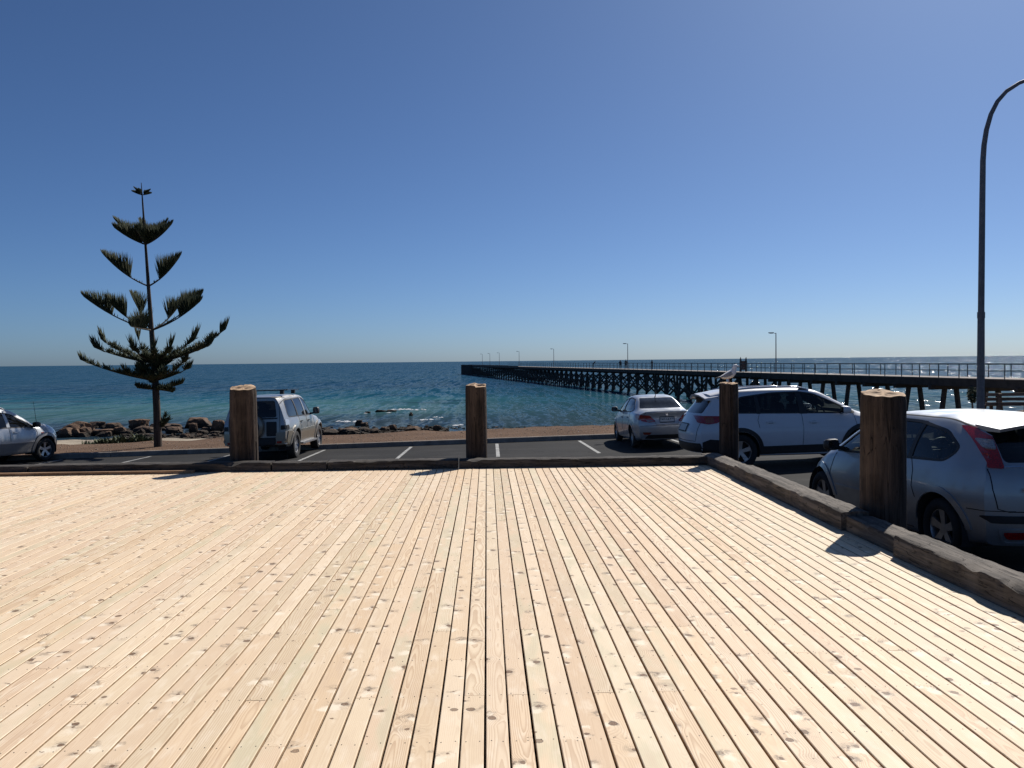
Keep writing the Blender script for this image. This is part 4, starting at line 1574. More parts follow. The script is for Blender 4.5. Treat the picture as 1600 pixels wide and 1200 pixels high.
def text_mesh(name, txt, size, mat, parent, matrix, ext=0.002):
    cu = bpy.data.curves.new(name, 'FONT')
    cu.body = txt; cu.size = size; cu.extrude = ext
    cu.align_x, cu.align_y = 'CENTER', 'CENTER'
    o = bpy.data.objects.new(name, cu)
    COL.objects.link(o)
    dg = bpy.context.evaluated_depsgraph_get()
    me = bpy.data.meshes.new_from_object(o.evaluated_get(dg))
    bpy.data.objects.remove(o)
    me.materials.clear(); me.materials.append(mat)
    me.transform(matrix)
    return link(bpy.data.objects.new(name, me), parent)

CARS = "vehicles parked along the foreshore"
def flat(pts, z):  # helper for constant
    return [(p, z) for p in pts]
# ------------------------------------------------------------------ silver hatchback (near right)
sp = dict(L=4.34, rear=[(0.2, 0.10), (0.45, 0.01), (0.7, 0.0), (0.93, 0.035), (1.0, 0.08), (1.38, 0.45), (1.45, 0.53)], front=[(0.2, -0.10), (0.5, 0.0), (0.72, -0.06), (0.95, -0.25)], rround=0.20, fround=0.42, rfade=1.25, ffade=1.3,
          c=dict(ztop=[(-2.17, 1.40), (-1.7, 1.44), (-1.0, 1.485), (-0.2, 1.495), (0.25, 1.45), (0.7, 1.25), (1.13, 1.03), (1.6, 0.95), (2.0, 0.83), (2.17, 0.76)],
                 zbelt=[(-2.17, 1.02), (-1.5, 1.0), (-0.6, 0.95), (0.5, 0.90), (1.2, 0.885), (1.8, 0.80), (2.17, 0.68)],
                 zb=[(-2.17, 0.26), (-1.2, 0.19), (1.2, 0.19), (2.17, 0.22)],
                 wlow=[(-2.17, 0.78), (-1.6, 0.86), (-0.8, 0.87), (0.8, 0.87), (1.6, 0.85), (2.17, 0.70)],
                 wmid=[(-2.17, 0.80), (-1.75, 0.885), (-1.3, 0.915), (-0.3, 0.905), (1.3, 0.905), (1.8, 0.86), (2.17, 0.74)],
                 wbelt=[(-2.17, 0.74), (-1.7, 0.82), (-0.8, 0.85), (0.6, 0.85), (1.2, 0.83), (1.8, 0.76), (2.17, 0.62)],
                 wtop=[(-2.17, 0.50), (-1.5, 0.57), (-0.6, 0.60), (0.2, 0.61), (0.8, 0.68), (1.2, 0.72), (1.8, 0.64), (2.17, 0.46)],
                 edge=[(-2.17, 0.06), (-0.2, 0.075), (0.7, 0.06), (1.2, 0.03), (2.17, 0.03)], bulge=[(-2.17, 0.0), (-1.5, 0.018), (0.2, 0.022), (0.9, 0.004), (2.17, 0.0)]))
HX, HY = 5.63, 10.10
car = Car("hatchback", "silver hatchback parked beside the big log post, nearest vehicle", "car", (HX, HY, gz(HX, HY)), R(94.5), sp, CARS)
car.root.scale = (1, 1, 1.035)
dlo = rpoly([(0.98, 0.955), (-1.38, 1.035), (-1.52, 1.16), (-1.22, 1.325), (-0.7, 1.40), (-0.1, 1.41), (0.22, 1.375), (0.62, 1.19)], 0.09)
rw = rpoly([(-0.575, 1.055), (0.575, 1.055), (0.52, 1.36), (-0.52, 1.36)], 0.05)
ws = rpoly([(-0.66, 1.03), (0.66, 1.03), (0.52, 1.40), (-0.52, 1.40)], 0.06)
car.finish_body(MAT['p_silver'], ((-1.88, 0.98), 0.42), [car.prism('S', dlo, -1.3, 1.3), car.prism('E', rw, -2.6, -1.2), car.prism('E', ws, 0.0, 1.9)], [(-1.34, 0.32), (1.30, 0.32)], 0.385)
for v in 'LR':
    fw = [(0.95, 0.962), (0.0, 0.985), (0.0, 1.405), (0.22, 1.38), (0.62, 1.195)]
    bw = [(-0.0, 0.985), (-0.78, 1.015), (-0.78, 1.395), (-0.0, 1.415)]
    qw = rpoly([(-0.78, 1.015), (-1.36, 1.035), (-1.52, 1.16), (-1.22, 1.325), (-0.78, 1.39)], 0.05)
    for pl in (fw, bw, qw): car.sheet("side_window", v, pl, MAT['glass'], -0.006)
    car.panel("door_pillar", v, [(0.05, 0.97), (-0.07, 0.97), (-0.11, 1.42), (-0.03, 1.42)], MAT['trim'], 0.002, None, 0.03)
    car.panel("rear_pillar", v, [(-0.72, 1.0), (-0.80, 1.0), (-0.80, 1.405), (-0.74, 1.41)], MAT['trim'], 0.002, None, 0.03)
    ring_o = dlo + [dlo[0]]
    car.strip("window_trim", v, dlo + [dlo[0]], 0.028, MAT['trim'], 0.003)
    # door gaps, wheel-arch flares, sill, handles, side lamp
    car.seam(v, [(-0.03, 0.97), (-0.02, 0.6), (-0.02, 0.27)])
    car.seam(v, [(-0.80, 1.02), (-0.88, 0.90), (-0.90, 0.72), (-0.97, 0.60)])
    car.seam(v, [(0.92, 0.93), (0.98, 0.7), (0.95, 0.27)])
    car.seam(v, [(0.95, 0.265), (-0.86, 0.265)])
    car.seam(v, [(-1.76, 0.60), (-1.95, 0.60), (-2.1, 0.60)])
    car.handle(v, -0.62, 0.80, MAT['p_silver'])
    car.handle(v, 0.18, 0.78, MAT['p_silver'])
    for cx in (-1.34, 1.30):
        o_ = arc(cx, 0.32, 0.455, 172, 8, 20, 1.0); i_ = arc(cx, 0.32, 0.388, 8, 172, 20)
        car.panel("arch_flare", v, o_ + i_, MAT['p_silver'], 0.014, None, 0.03)
    car.strip("rub_strip", v, [(0.85, 0.52), (-0.8, 0.52)], 0.03, MAT['p_silver'], 0.012)
    # tall tail lamp up the rear pillar
    sgn = 1 if v == 'L' else -1
    tl = [(sgn * 0.735, 1.01), (sgn * 0.60, 1.0), (sgn * 0.525, 1.37), (sgn * 0.565, 1.385)]
    lamp = car.panel("tail_lamp", 'B', tl, MAT['red'], 0.014, None, 0.04, 0.035, 0.02)
    car.panel("reversing_lens", 'B', [(sgn * 0.645, 1.175), (sgn * 0.585, 1.165), (sgn * 0.56, 1.25), (sgn * 0.612, 1.262)], MAT['clear'], 0.030, lamp, 0.02, 0.025, 0.015)
    # bumper insert and fog reflector
    car.panel("reflector", 'B', rpoly([(sgn * 0.40, 0.395), (sgn * 0.66, 0.395), (sgn * 0.62, 0.325), (sgn * 0.46, 0.325)], 0.03), MAT['red'], 0.006, None, 0.02)
    car.strip("reflector_surround", 'B', rpoly([(sgn * 0.375, 0.42), (sgn * 0.69, 0.42), (sgn * 0.64, 0.285), (sgn * 0.44, 0.285)], 0.04), 0.018, MAT['p_silver'], 0.012)
car.panel("bumper_strip", 'B', rpoly([(-0.82, 0.555), (0.82, 0.555), (0.76, 0.485), (-0.76, 0.485)], 0.03), MAT['trim'], 0.016, None, 0.03)
car.seam('B', [(0.735, 1.0), (0.73, 0.8), (0.70, 0.62), (0.62, 0.595), (-0.62, 0.595), (-0.70, 0.62), (-0.73, 0.8), (-0.735, 1.0)], 0.009)
car.strip("tailgate_edge", 'B', [(-0.73, 1.02), (0.73, 1.02)], 0.014, MAT['chrome'], 0.008)
car.sheet("rear_window", 'B', rw, MAT['glass_clear'], -0.004)
mb = MB()      # roof spoiler over the rear window
vs_ = []
for y in (-0.52, -0.26, 0.0, 0.26, 0.52):
    k_ = (abs(y) / 0.55) ** 2
    zt = 1.442 - 0.055 * k_
    xr_ = 0.05 * k_
    vs_ += [(-1.52 + xr_, y, zt + 0.012), (-1.90 + xr_, y, zt - 0.020), (-1.89 + xr_, y, zt - 0.052), (-1.52 + xr_, y, zt - 0.05)]
fs = [(0, 1, 2, 3), (19, 18, 17, 16)]
for i in range(4):
    for k in range(4): fs.append((i * 4 + k, i * 4 + (k + 1) % 4, (i + 1) * 4 + (k + 1) % 4, (i + 1) * 4 + k))
mb.add(vs_, fs); mb.build("rear_spoiler", MAT['p_silver'], car.root, smooth=35)
car.sheet("windscreen", 'F', ws, MAT['glass_clear'], -0.004)
for sgn in (-1, 1):
    car.strip("roof_gap", 'T', [(-1.55, sgn * 0.515), (-0.8, sgn * 0.55), (0.1, sgn * 0.56)], 0.016, MAT['seam'], 0.002)
text_mesh("badge_lettering", "FOCUS", 0.062, MAT['chrome'], car.root, Matrix.Translation(car.cast('B', 0.42, 0.80)[0] + Vector((-0.004, 0, 0))) @ Matrix.Rotation(R(-90), 4, 'Z') @ Matrix.Rotation(R(90), 4, 'X'))
for x in (-1.34, 1.30):
    for s in (-1, 1): car.wheel(x, 0.32, s, 0.775, 0.32, 0.205, 5, 0.205)
for y in (-0.37, 0.37): car.seat_at(-0.05, y, 0.55)
car.seat_at(-0.95, 0.0, 0.55, "rear_seat", 1.1, 0.56)
car.steering(0.52, -0.37, 0.93)
mb = MB(); mb.box((0.86, 0, 0.82), (0.35, 1.4, 0.26)); mb.build("dashboard", MAT['cabin'], car.root)
mb = MB(); mb.box((0.42, 0, 1.31), (0.03, 0.24, 0.07)); mb.build("cabin_mirror", MAT['trim'], car.root)
for s in (-1, 1): car.door_mirror(0.70, s, 0.97, 0.86, MAT['trim'])
mb = MB(); mb.lathe([(0.002, 0.0), (0.05, 0.0), (0.05, 0.004), (0.002, 0.004)], 'X', (0, 0, 0), 20)
o = mb.build("emblem", simple("blue_emblem", (0.02, 0.05, 0.16), 0.3), car.root); o.location = car.cast('B', 0, 0.93)[0] + Vector((-0.006, 0, 0))

# ------------------------------------------------------------------ white SUV (side on)
sp = dict(L=4.57, rear=[(0.25, 0.06), (0.5, -0.07), (0.75, -0.09), (1.0, 0.02), (1.12, 0.08), (1.5, 0.36), (1.66, 0.28)], front=[(0.2, -0.12), (0.55, 0.0), (0.85, -0.06), (1.1, -0.3)], rround=0.18, fround=0.40, rfade=1.1, ffade=1.2,
          c=dict(ztop=[(-2.285, 1.58), (-1.6, 1.64), (-0.8, 1.665), (0.0, 1.65), (0.35, 1.60), (0.85, 1.36), (1.28, 1.13), (1.7, 1.05), (2.1, 0.96), (2.285, 0.86)],
                 zbelt=[(-2.285, 1.10), (-1.6, 1.10), (-0.6, 1.07), (0.5, 1.03), (1.3, 1.0), (1.9, 0.92), (2.285, 0.80)],
                 zb=[(-2.285, 0.36), (-1.4, 0.27), (1.3, 0.24), (2.285, 0.28)],
                 wlow=[(-2.285, 0.80), (-1.6, 0.87), (0, 0.87), (1.6, 0.86), (2.285, 0.74)],
                 wmid=[(-2.285, 0.82), (-1.8, 0.90), (-1.3, 0.92), (0, 0.905), (1.4, 0.915), (1.9, 0.87), (2.285, 0.76)],
                 wbelt=[(-2.285, 0.77), (-1.7, 0.845), (-0.5, 0.865), (0.7, 0.86), (1.4, 0.83), (2.0, 0.76), (2.285, 0.66)],
                 wtop=[(-2.285, 0.56), (-1.5, 0.61), (0, 0.64), (0.4, 0.65), (1.0, 0.70), (1.4, 0.72), (2.0, 0.64), (2.285, 0.5)],
                 edge=[(-2.285, 0.07), (0, 0.08), (0.9, 0.06), (1.4, 0.03), (2.285, 0.03)], bulge=[(-2.285, 0.0), (-1.4, 0.018), (0.3, 0.02), (1.0, 0.004), (2.285, 0.0)]))
SX, SY = 6.70, 18.15
car = Car("suv", "white SUV seen from its side behind the gull's post", "car", (SX, SY, gz(SX, SY)), R(1.5), sp, CARS)
car.root.scale = (1, 1, 1.025)
dlo = rpoly([(1.20, 1.085), (-1.42, 1.165), (-1.55, 1.25), (-1.30, 1.475), (-0.6, 1.545), (0.0, 1.55), (0.30, 1.50), (0.75, 1.30)], 0.08)
rw = rpoly([(-0.62, 1.17), (0.62, 1.17), (0.55, 1.50), (-0.55, 1.50)], 0.05)
ws = rpoly([(-0.68, 1.15), (0.68, 1.15), (0.55, 1.56), (-0.55, 1.56)], 0.06)
car.finish_body(MAT['p_white'], ((-1.95, 1.1), 0.5), [car.prism('S', dlo, -1.3, 1.3), car.prism('E', rw, -2.8, -1.4), car.prism('E', ws, 0.1, 2.0)], [(-1.36, 0.36), (1.30, 0.36)], 0.415)
for v in 'LR':
    for nm, pl in (("side_window", [(1.17, 1.092), (0.02, 1.125), (0.02, 1.548), (0.30, 1.498), (0.75, 1.298)]), ("side_window", [(0.02, 1.125), (-0.95, 1.155), (-0.95, 1.51), (0.02, 1.55)]), ("quarter_window", rpoly([(-0.95, 1.155), (-1.40, 1.168), (-1.54, 1.25), (-1.30, 1.47), (-0.95, 1.51)], 0.04))):
        car.sheet(nm, v, pl, MAT['glass_dark'] if pl[0][0] < 1 else MAT['glass'], -0.006)
    car.panel("door_pillar", v, [(0.10, 1.10), (-0.06, 1.10), (-0.08, 1.56), (0.02, 1.56)], MAT['trim'], 0.002, None, 0.03)
    car.panel("rear_pillar", v, [(-0.90, 1.13), (-0.99, 1.13), (-0.99, 1.52), (-0.92, 1.53)], MAT['trim'], 0.002, None, 0.03)
    car.strip("window_trim", v, dlo + [dlo[0]], 0.03, MAT['trim'], 0.003)
    # black cladding along the sill and round the arches
    lowp = [(1.30 - 0.42, 0.30), (-1.36 + 0.42, 0.30), (-1.36 + 0.44, 0.46), (1.30 - 0.44, 0.46)]
    car.panel("sill_cladding", v, lowp, MAT['trim'], 0.012, None, 0.03)
    for cx in (-1.36, 1.30):
        car.panel("arch_cladding", v, arc(cx, 0.36, 0.50, 186, -6, 22) + arc(cx, 0.36, 0.418, -6, 186, 22), MAT['trim'], 0.014, None, 0.03)
    car.panel("bumper_cladding", v, [(-1.82, 0.36), (-1.80, 0.62), (-2.0, 0.64), (-2.16, 0.58), (-2.16, 0.36)], MAT['trim'], 0.010, None, 0.03)
    car.panel("bumper_cladding", v, [(1.76, 0.34), (2.1, 0.34), (2.1, 0.46), (1.78, 0.46)], MAT['trim'], 0.010, None, 0.03)
    car.seam(v, [(-0.02, 1.10), (0.0, 0.8), (-0.02, 0.46)])
    car.seam(v, [(-0.93, 1.14), (-0.98, 1.0), (-0.95, 0.84)])
    car.seam(v, [(1.12, 1.07), (1.17, 0.8), (1.10, 0.46)])
    car.seam(v, [(-1.80, 1.05), (-1.80, 0.62)])
    car.strip("side_crease", v, [(1.1, 0.80), (0.2, 0.83), (-0.9, 0.86)], 0.012, MAT['p_white'], 0.006)
    car.handle(v, -0.70, 0.95, MAT['p_white'])
    car.handle(v, 0.24, 0.92, MAT['p_white'])
    tl = car.panel("tail_lamp", v, [(-1.50, 1.065), (-1.62, 1.10), (-2.20, 1.12), (-2.20, 0.98), (-2.02, 0.945), (-1.84, 0.97), (-1.72, 1.04)], MAT['red'], 0.016, None, 0.04, 0.05, 0.02)
    car.panel("amber_lens", v, [(-1.92, 1.09), (-2.08, 1.095), (-2.08, 0.985), (-1.98, 0.97), (-1.90, 0.985)], MAT['amber'], 0.021, tl, 0.02, 0.05)
    sg = 1 if v == 'L' else -1
    # roof rails
    pts = []
    for k in range(15):
        x = -1.75 + 2.0 * k / 14
        h_, _ = car.cast('T', x, sg * 0.60)
        lift = 0.055 * min(1.0, k / 2.0, (14 - k) / 2.0)
        pts.append((h_.x, h_.y, h_.z + lift))
    mb = MB(); mb.tube(pts, 0.020, 8); mb.build("roof_rail", MAT['chrome'], car.root, smooth=50)
    mb = MB()
    for k in (1, 13): mb.box((pts[k][0], pts[k][1], pts[k][2] - 0.03), (0.16, 0.035, 0.05))
    mb.build("rail_foot", MAT['trim'], car.root)
    car.panel("tail_lamp_inner", 'B', [(sg * 0.60, 1.08), (sg * 0.80, 1.10), (sg * 0.80, 0.98), (sg * 0.64, 0.99)], MAT['red'], 0.012, None, 0.04, 0.05)
car.sheet("rear_window", 'B', rw, MAT['glass_dark'], -0.004)
car.sheet("windscreen", 'F', ws, MAT['glass_clear'], -0.004)
# rear spoiler
mb = MB()
vs_ = []
for y in (-0.60, -0.3, 0.0, 0.3, 0.60):
    zt = 1.575 - 0.10 * (abs(y) / 0.62) ** 2
    xr_ = 0.06 * (abs(y) / 0.6) ** 2
    vs_ += [(-1.78 + xr_, y, zt + 0.035), (-2.08 + xr_, y, zt - 0.005), (-2.06 + xr_, y, zt - 0.045), (-1.78 + xr_, y, zt - 0.06)]
fs = [(0, 1, 2, 3), (19, 18, 17, 16)]
for i in range(4):
    for k in range(4): fs.append((i * 4 + k, i * 4 + (k + 1) % 4, (i + 1) * 4 + (k + 1) % 4, (i + 1) * 4 + k))
mb.add(vs_, fs); mb.build("rear_spoiler", MAT['p_white'], car.root, smooth=35)
car.panel("rear_bumper_cladding", 'B', rpoly([(-0.80, 0.56), (0.80, 0.56), (0.80, 0.38), (-0.80, 0.38)], 0.04), MAT['trim'], 0.014, None, 0.03)
pl = car.panel("number_plate", 'B', [(-0.26, 0.93), (0.26, 0.93), (0.26, 0.80), (-0.26, 0.80)], MAT['plate'], 0.02, None, 0.02, 0.3)
car.strip("plate_frame", 'B', [(-0.27, 0.94), (0.27, 0.94), (0.27, 0.79), (-0.27, 0.79), (-0.27, 0.94)], 0.02, MAT['plate_black'], 0.022, pl)
car.seam('B', [(0.70, 1.08), (0.71, 0.75), (0.66, 0.60), (-0.66, 0.60), (-0.71, 0.75), (-0.70, 1.08)], 0.009)
mb = MB(); mb.tube([(-1.98, 0.10, 1.2), (-2.05, 0.35, 1.22), (-2.03, 0.55, 1.22)], 0.012, 6); mb.build("rear_wiper", MAT['trim'], car.root)
for x in (-1.36, 1.30):
    for s in (-1, 1): car.wheel(x, 0.36, s, 0.785, 0.36, 0.225, 5, 0.225)
for y in (-0.38, 0.38): car.seat_at(0.05, y, 0.68)
car.seat_at(-0.85, 0.0, 0.68, "rear_seat", 1.15, 0.58)
car.steering(0.62, -0.38, 1.08)
mb = MB(); mb.box((0.96, 0, 0.95), (0.35, 1.45, 0.26)); mb.build("dashboard", MAT['cabin'], car.root)
mb = MB(); mb.box((0.52, 0, 1.46), (0.03, 0.24, 0.07)); mb.build("cabin_mirror", MAT['trim'], car.root)
for s in (-1, 1): car.door_mirror(0.80, s, 1.08, 0.87, MAT['p_white'], (0.11, 0.21, 0.16))

# ------------------------------------------------------------------ pale silver sedan (rear view)
sp = dict(L=4.37, rear=[(0.25, 0.10), (0.45, 0.02), (0.65, 0.0), (0.85, 0.05), (1.02, 0.02), (1.1, 0.05)], front=[(0.2, -0.12), (0.5, 0.0), (0.75, -0.08), (1.0, -0.3)], rround=0.22, fround=0.42, rfade=0.9, ffade=1.2,
          c=dict(ztop=[(-2.185, 1.045), (-1.95, 1.055), (-1.62, 1.07), (-1.45, 1.11), (-0.95, 1.34), (-0.6, 1.425), (-0.1, 1.455), (0.35, 1.42), (0.8, 1.22), (1.22, 1.01), (1.65, 0.93), (2.0, 0.82), (2.185, 0.74)],
                 zbelt=[(-2.185, 0.96), (-1.5, 0.97), (-0.6, 0.94), (0.5, 0.89), (1.3, 0.86), (1.8, 0.78), (2.185, 0.66)],
                 zb=[(-2.185, 0.27), (-1.3, 0.19), (1.2, 0.18), (2.185, 0.21)],
                 wlow=[(-2.185, 0.72), (-1.6, 0.80), (0, 0.81), (1.6, 0.80), (2.185, 0.66)],
                 wmid=[(-2.185, 0.75), (-1.75, 0.835), (-1.25, 0.85), (0, 0.84), (1.35, 0.85), (1.85, 0.80), (2.185, 0.69)],
                 wbelt=[(-2.185, 0.70), (-1.6, 0.77), (-0.6, 0.79), (0.6, 0.79), (1.3, 0.77), (1.9, 0.69), (2.185, 0.58)],
                 wtop=[(-2.185, 0.60), (-1.6, 0.66), (-1.35, 0.62), (-0.8, 0.55), (-0.2, 0.56), (0.3, 0.565), (0.9, 0.63), (1.3, 0.67), (1.9, 0.58), (2.185, 0.42)],
                 edge=[(-2.185, 0.03), (-1.5, 0.03), (-0.9, 0.05), (-0.2, 0.075), (0.7, 0.06), (1.3, 0.03), (2.185, 0.03)], bulge=[(-2.185, 0.0), (-1.3, 0.0), (-0.5, 0.02), (0.3, 0.02), (1.0, 0.004), (2.185, 0.0)]))
AX, AY = 4.90, 24.55
car = Car("sedan", "pale silver sedan parked nose to the sea, rear plate showing", "car", (AX, AY, gz(AX, AY)), R(91.0), sp, CARS)
dlo = rpoly([(1.05, 0.94), (-1.0, 1.0), (-1.22, 1.06), (-0.72, 1.335), (-0.2, 1.375), (0.3, 1.335), (0.7, 1.15)], 0.07)
rw = rpoly([(-0.60, 1.10), (0.60, 1.10), (0.475, 1.375), (-0.475, 1.375)], 0.04)
ws = rpoly([(-0.62, 1.02), (0.62, 1.02), (0.49, 1.38), (-0.49, 1.38)], 0.05)
car.finish_body(MAT['p_sedan'], ((-1.42, 1.05), 0.42), [car.prism('S', dlo, -1.3, 1.3), car.prism('E', rw, -1.75, -0.5), car.prism('E', ws, 0.1, 1.9)], [(-1.25, 0.30), (1.32, 0.30)], 0.355)
for v in 'LR':
    for pl in ([(1.02, 0.947), (0.05, 0.975), (0.05, 1.365), (0.3, 1.332), (0.7, 1.148)], [(0.05, 0.975), (-0.98, 1.002), (-1.2, 1.06), (-0.72, 1.33), (0.05, 1.37)]): car.sheet("side_window", v, pl, MAT['glass'], -0.006)
    car.panel("door_pillar", v, [(0.10, 0.96), (-0.02, 0.96), (-0.05, 1.385), (0.03, 1.385)], MAT['trim'], 0.002, None, 0.03)
    car.strip("window_trim", v, dlo + [dlo[0]], 0.026, MAT['trim'], 0.003)
    car.seam(v, [(0.03, 0.96), (0.04, 0.6), (0.02, 0.27)]); car.seam(v, [(-0.9, 0.99), (-1.0, 0.8), (-0.9, 0.6)]); car.seam(v, [(1.0, 0.92), (1.05, 0.7), (1.0, 0.27)])
    car.strip("side_crease", v, [(1.0, 0.70), (-1.4, 0.80)], 0.014, MAT['p_sedan'], 0.008)
    car.handle(v, -0.66, 0.83, MAT['p_sedan']); car.handle(v, 0.22, 0.80, MAT['p_sedan'])
    for cx in (-1.25, 1.32): car.panel("arch_flare", v, arc(cx, 0.30, 0.41, 172, 8, 18) + arc(cx, 0.30, 0.357, 8, 172, 18), MAT['p_sedan'], 0.012, None, 0.03)
    sg = 1 if v == 'L' else -1
    lamp = car.panel("tail_lamp", 'B', rpoly([(sg * 0.76, 0.955), (sg * 0.46, 0.93), (sg * 0.31, 0.765), (sg * 0.48, 0.735), (sg * 0.66, 0.77), (sg * 0.76, 0.86)], 0.03), MAT['red'], 0.014, None, 0.04, 0.05)
    car.panel("reversing_lens", 'B', [(sg * 0.56, 0.80), (sg * 0.38, 0.795), (sg * 0.36, 0.77), (sg * 0.52, 0.75)], MAT['clear'], 0.018, lamp, 0.02, 0.05)
    car.panel("tail_lamp_wrap", v, [(-1.62, 0.93), (-1.95, 0.935), (-2.02, 0.80), (-1.85, 0.80)], MAT['red'], 0.012, None, 0.03, 0.05, 0.03)
    car.panel("reflector", 'B', rpoly([(sg * 0.42, 0.47), (sg * 0.66, 0.475), (sg * 0.62, 0.405), (sg * 0.48, 0.405)], 0.03), MAT['reflector'], 0.008, None, 0.02)
car.sheet("rear_window", 'B', rw, MAT['glass_dark'], -0.004)
car.sheet("windscreen", 'F', ws, MAT['glass_clear'], -0.004)
car.seam('B', [(0.56, 1.03), (0.60, 0.93), (0.34, 0.76), (0.30, 0.68), (-0.30, 0.68), (-0.34, 0.76), (-0.60, 0.93), (-0.56, 1.03)], 0.010)
car.strip("boot_lip", 'B', [(0.56, 1.0), (0.3, 1.012), (0, 1.016), (-0.3, 1.012), (-0.56, 1.0)], 0.03, MAT['p_sedan'], 0.02)
car.strip("bumper_crease", 'B', [(0.72, 0.64), (0.3, 0.655), (-0.3, 0.655), (-0.72, 0.64)], 0.012, MAT['seam'], 0.003)
car.panel("lower_bumper", 'B', rpoly([(-0.52, 0.40), (0.52, 0.40), (0.60, 0.29), (-0.60, 0.29)], 0.04), MAT['trim'], 0.006, None, 0.02)
pl = car.panel("number_plate", 'B', [(-0.19, 0.875), (0.19, 0.875), (0.19, 0.745), (-0.19, 0.745)], MAT['plate'], 0.016, None, 0.02, 0.4)
car.strip("plate_frame", 'B', [(-0.198, 0.883), (0.198, 0.883), (0.198, 0.737), (-0.198, 0.737), (-0.198, 0.883)], 0.022, MAT['plate_black'], 0.018, pl)
hp = car.cast('B', 0, 0.81)[0]
text_mesh("plate_characters", "S451ATT", 0.098, MAT['plate_black'], pl, Matrix.Translation(hp + Vector((-0.019, 0, 0))) @ Matrix.Rotation(R(-90), 4, 'Z') @ Matrix.Rotation(R(90), 4, 'X'))
hp = car.cast('B', 0, 0.945)[0]
mb = MB()
pts = [(hp.x - 0.008, 0.065 * math.cos(2 * math.pi * k / 20), hp.z + 0.034 * math.sin(2 * math.pi * k / 20)) for k in range(21)]
mb.tube(pts, 0.006, 5, cap=False)
mb.beam((hp.x - 0.008, -0.025, hp.z - 0.03), (hp.x - 0.008, -0.015, hp.z + 0.03), 0.010)
mb.beam((hp.x - 0.008, 0.015, hp.z - 0.03), (hp.x - 0.008, 0.025, hp.z + 0.03), 0.010)
mb.beam((hp.x - 0.008, -0.02, hp.z), (hp.x - 0.008, 0.02, hp.z), 0.010)
mb.build("emblem", MAT['chrome'], car.root)
mb = MB(); mb.tube([(-0.75, 0, 1.39), (-0.78, 0, 1.42), (-0.92, 0, 1.58)], [0.02, 0.012, 0.004], 6); mb.build("aerial", MAT['trim'], car.root)
for x in (-1.25, 1.32):
    for s in (-1, 1): car.wheel(x, 0.30, s, 0.725, 0.30, 0.19, 5, 0.20)
for y in (-0.35, 0.35): car.seat_at(0.0, y, 0.52)
car.seat_at(-0.82, 0.0, 0.52, "rear_seat", 1.05, 0.54)
mb = MB(); mb.box((0.9, 0, 0.80), (0.35, 1.3, 0.26)); mb.build("dashboard", MAT['cabin'], car.root)
for s in (-1, 1): car.door_mirror(0.78, s, 0.94, 0.80, MAT['trim'])

# ------------------------------------------------------------------ gold and silver four-wheel drive
sp = dict(L=4.60, rear=[(0.3, -0.02), (0.5, -0.10), (0.9, -0.09), (1.15, -0.06), (1.7, 0.06), (1.9, 0.10)], front=[(0.3, -0.10), (0.6, 0.0), (0.95, -0.05), (1.15, -0.2)], rround=0.09, fround=0.28, rfade=0.9, ffade=1.0,
          c=dict(ztop=[(-2.3, 1.79), (-1.9, 1.82), (-1.0, 1.845), (-0.1, 1.835), (0.3, 1.79), (0.65, 1.55), (0.98, 1.22), (1.4, 1.15), (1.95, 1.09), (2.3, 1.0)],
                 zbelt=[(-2.3, 1.16), (-1.0, 1.15), (0.5, 1.12), (1.1, 1.09), (1.9, 1.02), (2.3, 0.90)],
                 zb=[(-2.3, 0.46), (-1.4, 0.36), (1.3, 0.36), (2.3, 0.40)],
                 wlow=[(-2.3, 0.84), (-1.7, 0.88), (0, 0.86), (1.6, 0.88), (2.3, 0.80)],
                 wmid=[(-2.3, 0.85), (-1.8, 0.915), (-1.3, 0.93), (-0.6, 0.90), (0.7, 0.90), (1.4, 0.93), (1.9, 0.90), (2.3, 0.80)],
                 wbelt=[(-2.3, 0.815), (-1.6, 0.855), (0, 0.865), (0.9, 0.85), (1.7, 0.80), (2.3, 0.70)],
                 wtop=[(-2.3, 0.60), (-1.5, 0.645), (0, 0.66), (0.5, 0.67), (1.0, 0.73), (1.6, 0.70), (2.3, 0.58)],
                 edge=[(-2.3, 0.075), (0.1, 0.085), (0.8, 0.06), (1.2, 0.035), (2.3, 0.035)], bulge=[(-2.3, 0.012), (-1.4, 0.018), (0.3, 0.015), (0.9, 0.004), (2.3, 0.0)]))
PX, PY = -6.36, 25.38
car = Car("four_wheel_drive", "champagne four-wheel drive with rear spare wheel and roof racks, parked nose to sea", "car", (PX, PY, gz(PX, PY)), R(88.3), sp, CARS)
dlo = rpoly([(0.86, 1.17), (-1.86, 1.20), (-1.93, 1.30), (-1.83, 1.64), (-1.7, 1.69), (0.0, 1.72), (0.22, 1.68), (0.55, 1.46)], 0.06)
rw = rpoly([(-0.62, 1.22), (0.62, 1.22), (0.56, 1.68), (-0.56, 1.68)], 0.06)
ws = rpoly([(-0.68, 1.22), (0.68, 1.22), (0.58, 1.73), (-0.58, 1.73)], 0.06)
car.finish_body(MAT['p_silver_warm'], ((-2.15, 0.85), 0.6), [car.prism('S', dlo, -1.3, 1.3), car.prism('E', rw, -2.8, -1.5), car.prism('E', ws, 0.1, 1.6)], [(-1.38, 0.39), (1.40, 0.39)], 0.465)
